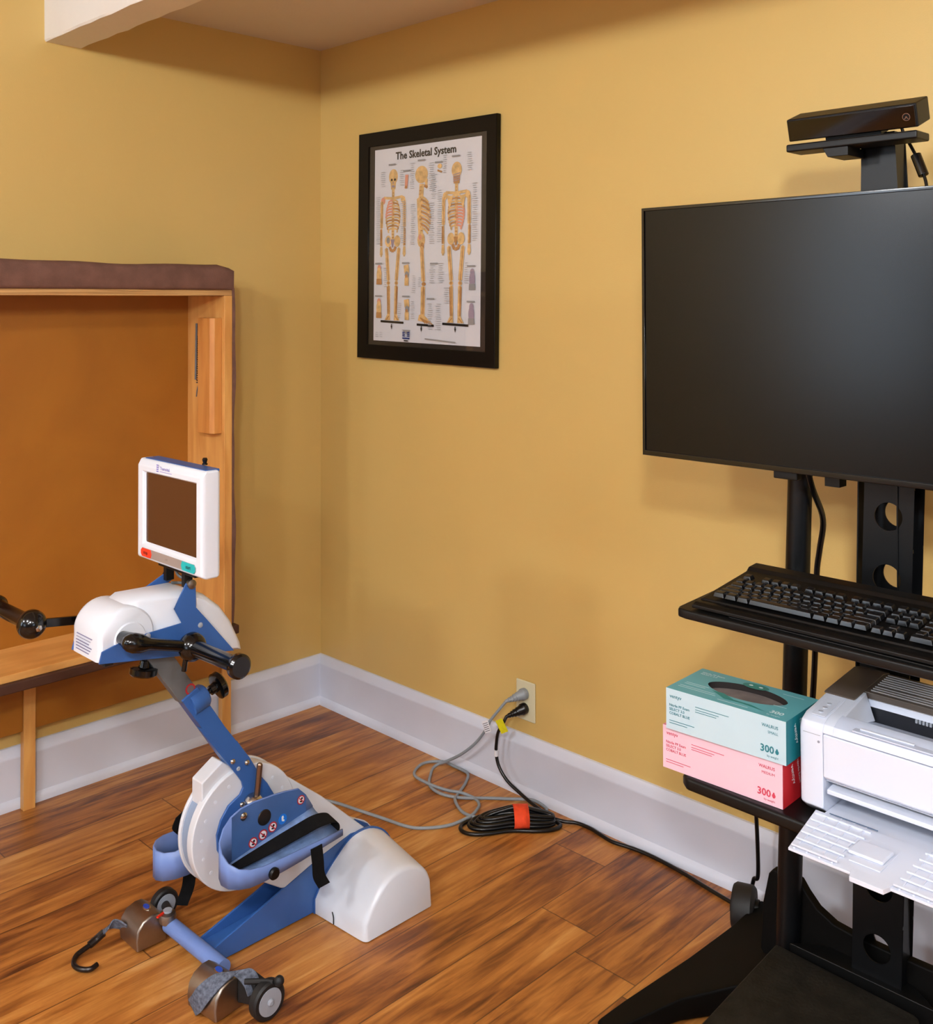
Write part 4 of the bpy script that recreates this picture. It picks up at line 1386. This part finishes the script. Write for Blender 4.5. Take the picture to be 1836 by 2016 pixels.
body = MB()
kp = [(-.702, .9125), (-.702, .9185), (-.694, .923), (-.674, .9215), (-.672, kz(-.672) - .004), (-.512, kz(-.512) + .002), (-.505, kz(-.505) + .008), (-.478, kz(-.478) + .008), (-.470, .9125)]
body.loft([[V((x, a, .9125 + (b - .9125) * s_)) for a, b in kp] for x, s_ in ((2.036, .85), (2.040, 1), (2.500, 1), (2.504, .85))])
body.build('keyboard_body', BLACKP, kbd, .001)
KEYT = mat('black_keycap', (14, 15, 18), .26, 0, .08, 60)
U = .01905


def keycap(w, d=1.0):
    mb = MB()
    a, b = w * U / 2 - .0008, d * U / 2 - .0008
    t = .0026
    mb.hexa([(-a, -b, 0), (a, -b, 0), (a, b, 0), (-a, b, 0), (-a + t, -b + t, .0085), (a - t, -b + t, .0085), (a - t, b - t * .6, .0082), (-a + t, b - t * .6, .0082)])
    o = mb.build('key', KEYT, kbd, .0010, 2)
    for v in o.data.vertices:
        v.co += kbd.location
    return o


cache = {}
rows = [
    (0, [1.25, 1.25, 1.25, 6.25, 1.25, 1.25, 1.25, 1.25, -.25, 1, 1, 1, -.25, 2, 1]),
    (1, [2.25] + [1] * 10 + [2.75, -1.25, 1, -1.25, 1, 1, 1]),
    (2, [1.75] + [1] * 11 + [2.25, -3.5, 1, 1, 1]),
    (3, [1.5] + [1] * 12 + [1.5, -.25, 1, 1, 1, -.25, 1, 1, 1]),
    (4, [1] * 13 + [2, -.25, 1, 1, 1, -.25, 1, 1, 1]),
    (5.45, [1, -1, 1, 1, 1, 1, -.5, 1, 1, 1, 1, -.5, 1, 1, 1, 1, -.25, 1, 1, 1]),
]
kcount = 0
KX0, KY0 = 2.0585, -.6600
for r, ws in rows:
    x = KX0
    for w_ in ws:
        if w_ < 0:
            x += -w_ * U
            continue
        y = KY0 + r * U
        z = kz(y) - .001 + (.0022 if r in (0, 4) else .001 if r != 2 else 0) + (.002 if r > 4 else 0)
        if w_ not in cache:
            o = keycap(w_)
            cache[w_] = o
            o['used'] = 0
        src = cache[w_]
        o = src if src['used'] == 0 else src.copy()
        src['used'] = 1
        if o is not src:
            COL.objects.link(o)
        o.parent = kbd
        o.location = V((x + w_ * U / 2, y, z)) - kbd.location
        o.rotation_euler = (math.radians(5 if r < 3 else 8), 0, 0)
        kcount += 1
        x += w_ * U
for o in kbd.children:
    if 'used' in o:
        del o['used']


# ---------------------------------------------------------------- printer
prn = empty('laser_printer', (2.40, -.50, .584), 'white desktop laser printer with open paper tray on the lower cart shelf', 'printer')
PW = mat('printer_white', (212, 218, 232), .34, 0, .015, 5)
PG = mat('printer_taupe', (92, 82, 74), .42, 0, .04, 8)
PD = mat('printer_dark_slot', (20, 22, 28), .35, 0, .1, 10)
PX0, PX1 = 2.206, 2.575
b1 = MB()
# left and right cheeks and top as one shell; the front opening stays free
sidep = [(-.615, .586), (-.632, .600), (-.634, .728), (-.628, .742), (-.610, .7505), (-.58, .754), (-.52, .764), (-.47, .770), (-.41, .774), (-.395, .768), (-.385, .74), (-.385, .586)]
for xa_, xb_ in ((PX0, 2.250), (2.530, PX1)):
    cxm = (-.51, .67)
    b1.loft([[V((x, cxm[0] + (a - cxm[0]) * s_, cxm[1] + (b - cxm[1]) * s_)) for a, b in sidep] for x, s_ in (((xa_, .95), (xa_ + .004, .985), (xa_ + .012, 1), (xb_, 1)) if xa_ < 2.3 else ((xa_, 1), (xb_ - .012, 1), (xb_ - .004, .985), (xb_, .95)))])
b1.box((2.25, -.42, .590), (2.53, -.385, .765))
b1.prism([(-.6335, .7285), (-.6275, .742), (-.610, .7505), (-.58, .754), (-.52, .764), (-.50, .7665), (-.50, .715), (-.60, .715)], 0, 2.2495, 2.268)
b1.build('printer_body', PW, prn, .002, ang=40)
MB().prism([(-.6335, .7268), (-.6335, .655), (-.628, .650), (-.60, .650), (-.60, .7268)], 0, 2.2505, 2.5295).build('front_door', PW, prn, .002)
tp_ = MB()
# output tray rim and sloping floor
tp_.prism([(-.6335, .7285), (-.6275, .742), (-.610, .7505), (-.594, .7525), (-.592, .744), (-.600, .7285)], 0, 2.267, 2.5305)
tp_.prism([(-.594, .738), (-.593, .747), (-.50, .718), (-.425, .704), (-.425, .69)], 0, 2.2505, 2.5295)
tp_.box((2.300, -.6305, .7445), (2.52, -.612, .7475))
tp_.build('output_tray', mat('tray_pale_blue', (196, 204, 222), .3, 0, .02, 4), prn, .001)
MB().box((2.310, -.622, .7475), (2.400, -.617, .7505)).build('tray_grip', PW, prn, .001)
ch = MB()
ch.hexa([(2.267, -.594, .735), (2.290, -.590, .742), (2.286, -.505, .722), (2.267, -.498, .715), (2.267, -.594, .752), (2.272, -.592, .7515), (2.270, -.505, .766), (2.267, -.498, .767)])
ch.build('tray_cheek', PW, prn, .001)
rc = MB()
rc.prism([(-.498, .7675), (-.415, .7752), (-.392, .771), (-.392, .758), (-.497, .755)], 0, 2.262, 2.577)
rco = rc.build('rear_cover', PG, prn, .0015)
rc2 = MB()
rc2.prism([(-.540, .7615), (-.535, .7645), (-.415, .7765), (-.389, .772), (-.385, .760), (-.42, .764)], 0, PX0 + .001, 2.264)
rc2.build('rear_cover', PG, prn, .0015)
for k in range(9):
    y = -.490 + k * .0088 + (.003 if k > 2 else 0)
    z = .7675 + (y + .498) * .0925 + .0006
    MB().box((2.272 - .0 * k, y, z - .001), (2.577, y + .0018, z + .0012)).build('cooling_rib', mat('rib_pale', (176, 178, 180), .35), rco)
MB().box((2.2655, -.500, .744), (2.577, -.4965, .7562)).build('slot_edge', PW, prn)
MB().box((2.2655, -.499, .706), (2.577, -.492, .748)).build('output_slot', PD, prn)
for k in range(5):
    MB().box((2.355 + k * .006, -.503, .738), (2.3585 + k * .006, -.4985, .744)).build('roller_tooth', HUB, prn)
bp3 = MB()
bp3.hexa([(2.222, -.618, .7500), (2.247, -.618, .7500), (2.244, -.552, .7580), (2.219, -.552, .7580), (2.222, -.617, .7512), (2.247, -.617, .7512), (2.244, -.552, .7592), (2.219, -.552, .7592)])
bp3o = bp3.build('button_panel', PW, prn, .0006)
for k, y in enumerate((-.604, -.588, -.572)):
    z = .7515 + (y + .617) * .123
    MB().cyl((2.233, y, z - .0012), (2.233, y, z + .0006), .0042, n=18).build('button', mat('button_grey_blue', (186, 192, 206), .4), bp3o)
MB().cyl((2.243, -.6345, .712), (2.243, -.6335, .712), .0022, n=18).build('power_mark', mat('mark_grey', (140, 142, 156), .4), prn)
MB().box((2.215, -.6346, .7228), (2.246, -.6338, .7236)).build('seam_line', HUB, prn)
# inside of the paper bay
bay = MB()
bay.box((2.2505, -.60, .586), (2.5295, -.42, .592))
bay.box((2.2505, -.470, .592), (2.5295, -.465, .65))
bay.box((2.2505, -.622, .645), (2.5295, -.56, .650))
bay.build('paper_bay', mat('bay_grey', (186, 194, 208), .4), prn)
MB().prism([(-.630, .626), (-.630, .634), (-.58, .640), (-.58, .632)], 0, 2.255, 2.529).build('bay_shelf', PW, prn, .0015)
MB().prism([(-.612, .6405), (-.612, .6445), (-.56, .646), (-.56, .642)], 0, 2.262, 2.529).build('dark_bar', PD, prn)
# open paper tray in front
TYB, TYF, TZB, TZF = -.632, -.772, .596, .592
tr_ = MB()
tr_.hexa([(2.236, TYB, TZB - .006), (2.545, TYB, TZB - .006), (2.545, TYF, TZF - .006), (2.258, TYF, TZF - .006), (2.236, TYB, TZB - .002), (2.545, TYB, TZB - .002), (2.545, TYF, TZF - .002), (2.258, TYF, TZF - .002)])
tr_.hexa([(2.358, TYF + .01, TZF - .007), (2.425, TYF + .01, TZF - .007), (2.418, TYF - .016, TZF - .007), (2.366, TYF - .016, TZF - .007), (2.358, TYF + .01, TZF + .0005), (2.425, TYF + .01, TZF + .0005), (2.418, TYF - .016, TZF + .0005), (2.366, TYF - .016, TZF + .0005)])
tr_.box((2.2505, TYB - .012, .588), (2.5295, -.56, .5925))
rb = tr_
for k in range(6):
    y = lerp(TYB - .012, TYF + .006, k / 5)
    for xa_, xb_ in ((2.240 + .022 * (TYB - y) / .14, 2.338), (2.425, 2.544)):
        rb.box((xa_, y - .0022, TZB - .0025), (xb_, y + .0022, TZB + .0006))
for k in range(14):
    x = 2.262 + k * .021
    if 2.335 < x < 2.42:
        continue
    rb.hexa([(x - .0015, TYB, TZB - .0025), (x + .0015, TYB, TZB - .0025), (x + .0055, TYF + .004, TZF - .0025), (x + .0025, TYF + .004, TZF - .0025),
             (x - .0015, TYB, TZB - .0002), (x + .0015, TYB, TZB - .0002), (x + .0055, TYF + .004, TZF - .0002), (x + .0025, TYF + .004, TZF - .0002)])
tro = tr_.build('paper_tray', PW, prn, .0004)
MB().box((2.335, TYF + .045, TZF + .0005), (2.392, TYF + .090, TZF + .007)).build('paper_stop', PW, tro, .003)
MB().box((2.345, TYF + .028, TZF - .001), (2.395, TYF + .132, TZF + .0012)).build('paper_slide', PW, tro, .001)
MB().box((2.262, TYB - .003, TZB + .0005), (2.345, TYB - .0018, TZB + .0018)).build('hinge_gap', mat('gap_blue_grey', (90, 110, 136), .5), tro)

# ---------------------------------------------------------------- glove boxes


def glove_box(name, label, c, yaw_, z0, z1, L, D, faces, opening, size_word):
    """c = front left bottom corner"""
    ex, ey = V((math.cos(yaw_), math.sin(yaw_), 0)), V((-math.sin(yaw_), math.cos(yaw_), 0))
    root = empty(name, V(c) + ex * L / 2 + ey * D / 2, label, 'box', 'boxes of examination gloves')
    P = lambda x, y, z: V((c[0], c[1], 0)) + ex * x + ey * y + V((0, 0, z))
    fm, tm_, em, txt, dk = faces
    mb = MB()
    h = z1 - z0
    b = .0012
    base_ = [P(0, 0, z0), P(L, 0, z0), P(L, D, z0), P(0, D, z0)]
    top = [P(0, 0, z1), P(L, 0, z1), P(L, D, z1), P(0, D, z1)]
    mb.add(base_ + top, [(3, 2, 1, 0), (0, 1, 5, 4), (1, 2, 6, 5), (2, 3, 7, 6), (3, 0, 4, 7)], 0)
    mb.m = [0, 0, 1, 1, 2]
    if opening:
        n = 40
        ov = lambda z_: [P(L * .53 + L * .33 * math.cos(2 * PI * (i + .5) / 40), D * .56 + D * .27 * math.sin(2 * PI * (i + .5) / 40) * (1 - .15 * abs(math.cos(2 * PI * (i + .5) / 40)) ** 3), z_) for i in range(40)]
        shade_ring = MB().loft([ov(z1 - .0002), ov(z1 - .013)], 0, False)
        cx_, cy_, ra, rb_ = L * .53, D * .56, L * .33, D * .27
        vs = []
        for i in range(n):
            t = 2 * PI * (i + .5) / n
            cc_, s_ = math.cos(t), math.sin(t)
            kx = ((L - cx_) if cc_ > 0 else cx_) / max(abs(cc_), 1e-6)
            ky = ((D - cy_) if s_ > 0 else cy_) / max(abs(s_), 1e-6)
            k = min(kx, ky)
            vs.append(P(cx_ + k * cc_, cy_ + k * s_, z1))
        for i in range(n):
            t = 2 * PI * (i + .5) / n
            # pointed oval
            vs.append(P(cx_ + ra * math.cos(t), cy_ + rb_ * math.sin(t) * (1 - .15 * abs(math.cos(t)) ** 3), z1))
        q = len(vs)
        fs = [(i, (i + 1) % n, n + (i + 1) % n, n + i) for i in range(n)]
        ang_ = [(L, D), (0, D), (0, 0), (L, 0)]
        for (X_, Y_) in ang_:
            sx, sy = (1 if X_ > 0 else -1), (1 if Y_ > 0 else -1)
            cand = [i for i in range(n) if math.cos(2 * PI * (i + .5) / n) * sx > 0 and math.sin(2 * PI * (i + .5) / n) * sy > 0]
            target = P(X_, Y_, z1)
            onx = [i for i in cand if abs((vs[i] - target).dot(ex)) < 1e-6]
            ony = [i for i in cand if abs((vs[i] - target).dot(ey)) < 1e-6]
            if onx and ony:
                i1 = min(onx, key=lambda i: (vs[i] - target).length)
                i2 = min(ony, key=lambda i: (vs[i] - target).length)
                vs.append(target)
                fs.append((i1, len(vs) - 1, i2))
        mb.add(vs, fs, 1)
    else:
        mb.add([p for p in top], [(0, 1, 2, 3)], 1)
    bx = mb.build('carton', [fm, tm_, dk], root)
    if opening:
        shade_ring.build('opening_shade_ring', mat('painted_inside_shade', (26, 18, 16), .8), bx)  # added ring whose dark colour paints the shade inside the carton
    for i_, f in enumerate(bx.data.polygons):
        f.use_smooth = False
    # right end flap in its darker colour
    e = MB().add([P(L + .0004, .001, z0), P(L + .0004, D - .001, z0), P(L + .0004, D - .001, z1), P(L + .0004, .001, z1)], [(0, 1, 2, 3)])
    e.build('end_panel', em, bx)
    if opening:
        MB().add([P(.004, .004, z1 - .012), P(L - .004, .004, z1 - .012), P(L - .004, D - .004, z1 - .012), P(.004, D - .004, z1 - .012)], [(0, 1, 2, 3)]).build('gloves', mat('gloves_inside', (112, 102, 98), .8, 0, .3, 30), bx)
    O = lambda x, z: P(x, 0, z0 + z)
    xd, zd = ex, V((0, 0, 1))
    W = lambda s, x, z, sz, bo=0, al='LEFT': text(bx, 'lettering', s, O(x, z), xd, zd, sz, txt, bo, al, 1, .0005)
    W('ventyv', .008, h - .016, .0095, .0001)
    W('Nitrile PF Exam', .007, h - .032, .0068, .0001)
    W('SELECT 3.0', .007, h - .0395, .0068, .0001)
    W('COBALT BLUE', .007, h - .047, .0068, .0001)
    W('WALRUS', L - .014, h - .018, .0078, .0001, 'RIGHT')
    W(size_word, L - .014, h - .028, .0068, 0, 'RIGHT')
    W('300', L - .022, .014, .0175, .0004, 'RIGHT')
    W('by weight', L - .014, .0065, .0055, 0, 'RIGHT')
    dr_ = MB()
    dr_.add([O(L - .0165 + .0035 * math.cos(a) * (1 if math.sin(a) < .3 else .6), .0195 + .0052 * math.sin(a)) + V((0, 0, 0)) - ey * .0006 for a in [2 * PI * i / 16 for i in range(16)]], [tuple(range(16))])
    dr_.build('drop_mark', txt, bx)
    ls = MB()
    for (xa_, xb_, z) in ((.062, .130, h - .021), (.062, .11, h - .026), (.062, .105, h - .030), (.007, .060, .0165), (.007, .045, .012)):
        ls.add([O(xa_, z) - ey * .0006, O(xb_, z) - ey * .0006, O(xb_, z + .0011) - ey * .0006, O(xa_, z + .0011) - ey * .0006], [(0, 1, 2, 3)])
    ls.build('fine_print', txt, bx)
    if opening:
        TT = lambda s, x, y, sz, m_, bo=0, al='LEFT': text(bx, 'lettering', s, P(x, y, z1), ex, ey, sz, m_, bo, al, 1, .0005)
        WH = mat('print_pale', (216, 234, 236), .45)
        TT('300', L - .016, .020, .017, WH, .0004, 'RIGHT')
        TT('Nitrile PF Exam', .012, D - .022, .0075, WH, .0001)
        TT('SELECT 3.0', .012, D - .030, .0075, WH, .0001)
        TT('by weight', L - .016, .009, .0065, WH, 0, 'RIGHT')
        l2 = MB()
        for (xa_, xb_, y) in ((.014, .062, .050), (.014, .058, .043), (.012, .085, .030), (.012, .09, .023), (.10, .16, .012), (L - .06, L - .02, D - .02), (L - .05, L - .025, .055)):
            l2.add([P(xa_, y, z1 + .0004), P(xb_, y, z1 + .0004), P(xb_, y + .0014, z1 + .0004), P(xa_, y + .0014, z1 + .0004)], [(0, 1, 2, 3)])
        l2.build('fine_print', WH, bx)
        sw = MB()
        # dark teal flourish under the opening and round badge behind it
        a_ = [(L * .30, D * .33), (L * .40, D * .34), (L * .52, D * .22), (L * .66, D * .22), (L * .80, D * .13), (L * .60, D * .27 - .012), (L * .45, D * .17), (L * .36, D * .27)]
        sw.add([P(x, y, z1 + .0003) for x, y in a_], [tuple(range(len(a_)))], 0)
        sw.add([P(L * .52 + .026 * math.cos(t), D * .86 + .013 * math.sin(t), z1 + .0003) for t in [2 * PI * i / 24 for i in range(24)]], [tuple(range(24))], 0)
        for dx in (-.010, .010):
            sw.add([P(L * .52 + dx + .0042 * math.cos(t), D * .86 + .003 * math.sin(t), z1 + .0006) for t in [2 * PI * i / 12 for i in range(12)]], [tuple(range(12))], 1)
        sw.build('carton_artwork', [mat('print_dark_teal', (22, 128, 122), .45), WH], bx)
    eo = lambda y, z: P(L + .0004, y, z0 + z)
    text(bx, 'lettering', 'ventyv', eo(.030, h - .014), V((0, 0, -1)) * 1.0 + ey * .25, ey + V((0, 0, .25)), .014, mat('print_white', (228, 226, 228), .45), .0003)
    text(bx, 'lettering', 'Nitrile Exam', eo(.052, h - .010), V((0, 0, -1)) + ey * .25, ey + V((0, 0, .25)), .009, mat('print_white', (228, 226, 228), .45), .0001)
    return root


glove_box('glove_box', 'pink glove box on the cart shelf, under the teal one', (1.944, -.660, 0), .02, .5845, .6645, .243, .138,
          (mat('carton_pink', (226, 188, 202), .5, 0, .02, 5), mat('carton_rose', (226, 134, 150), .5), mat('carton_red', (196, 34, 42), .45, 0, .1, 12), mat('print_crimson', (196, 60, 84), .5), mat('carton_dark_end', (86, 40, 44), .6)), False, 'MEDIUM')
glove_box('glove_box', 'teal glove box with oval opening, stacked on the pink box', (1.959, -.671, 0), .040, .6650, .7405, .2385, .135,
          (mat('carton_ice_blue', (182, 206, 216), .5, 0, .02, 5), mat('carton_teal', (92, 168, 176), .45, 0, .05, 5), mat('carton_deep_teal', (6, 118, 128), .45, 0, .1, 12), mat('print_teal', (30, 112, 124), .5), mat('carton_dark_end2', (44, 62, 62), .6)), True, 'SMALL')


# ---------------------------------------------------------------- step platform, loose cables
stp = MB()
sp2 = [(2.019, -.372), (2.300, -.386), (2.312, -.391), (2.318, -.403), (2.330, -.98), (2.055, -.98)]
stp.prism(sp2, 2, 0.0, .158)
so_ = stp.build('step_platform', mat('black_rubber_top', (24, 22, 18), .62, 0, .45, 26, .5, 140, spec=.2), None, .004)
tag(so_, 'low black step platform on the floor in front of the cart posts', 'step')
cab = MB().tube([(2.10, -.385, 1.14), (2.10, -.36, 1.09), (2.092, -.30, 1.02), (2.072, -.275, .95), (2.062, -.268, .90), (2.058, -.266, .80), (2.054, -.266, .70), (2.048, -.268, .60), (2.042, -.27, .50), (2.03, -.27, .45)], .0062, 10).build('video_cable', BC)
tag(cab, 'black cable dropping from the television behind the round pole', 'cable')
cab2 = MB().tube([(2.00, -.285, .552), (1.90, -.24, .50), (1.845, -.16, .40), (1.833, -.12, .28), (1.832, -.11, .18), (1.826, -.10, .11), (1.812, -.095, .095), (1.80, -.085, .03), (1.83, -.07, .006), (1.95, -.06, .006)], .0048, 10).build('video_cable', BC)
tag(cab2, 'black cable hanging in front of the baseboard under the lower shelf', 'cable')
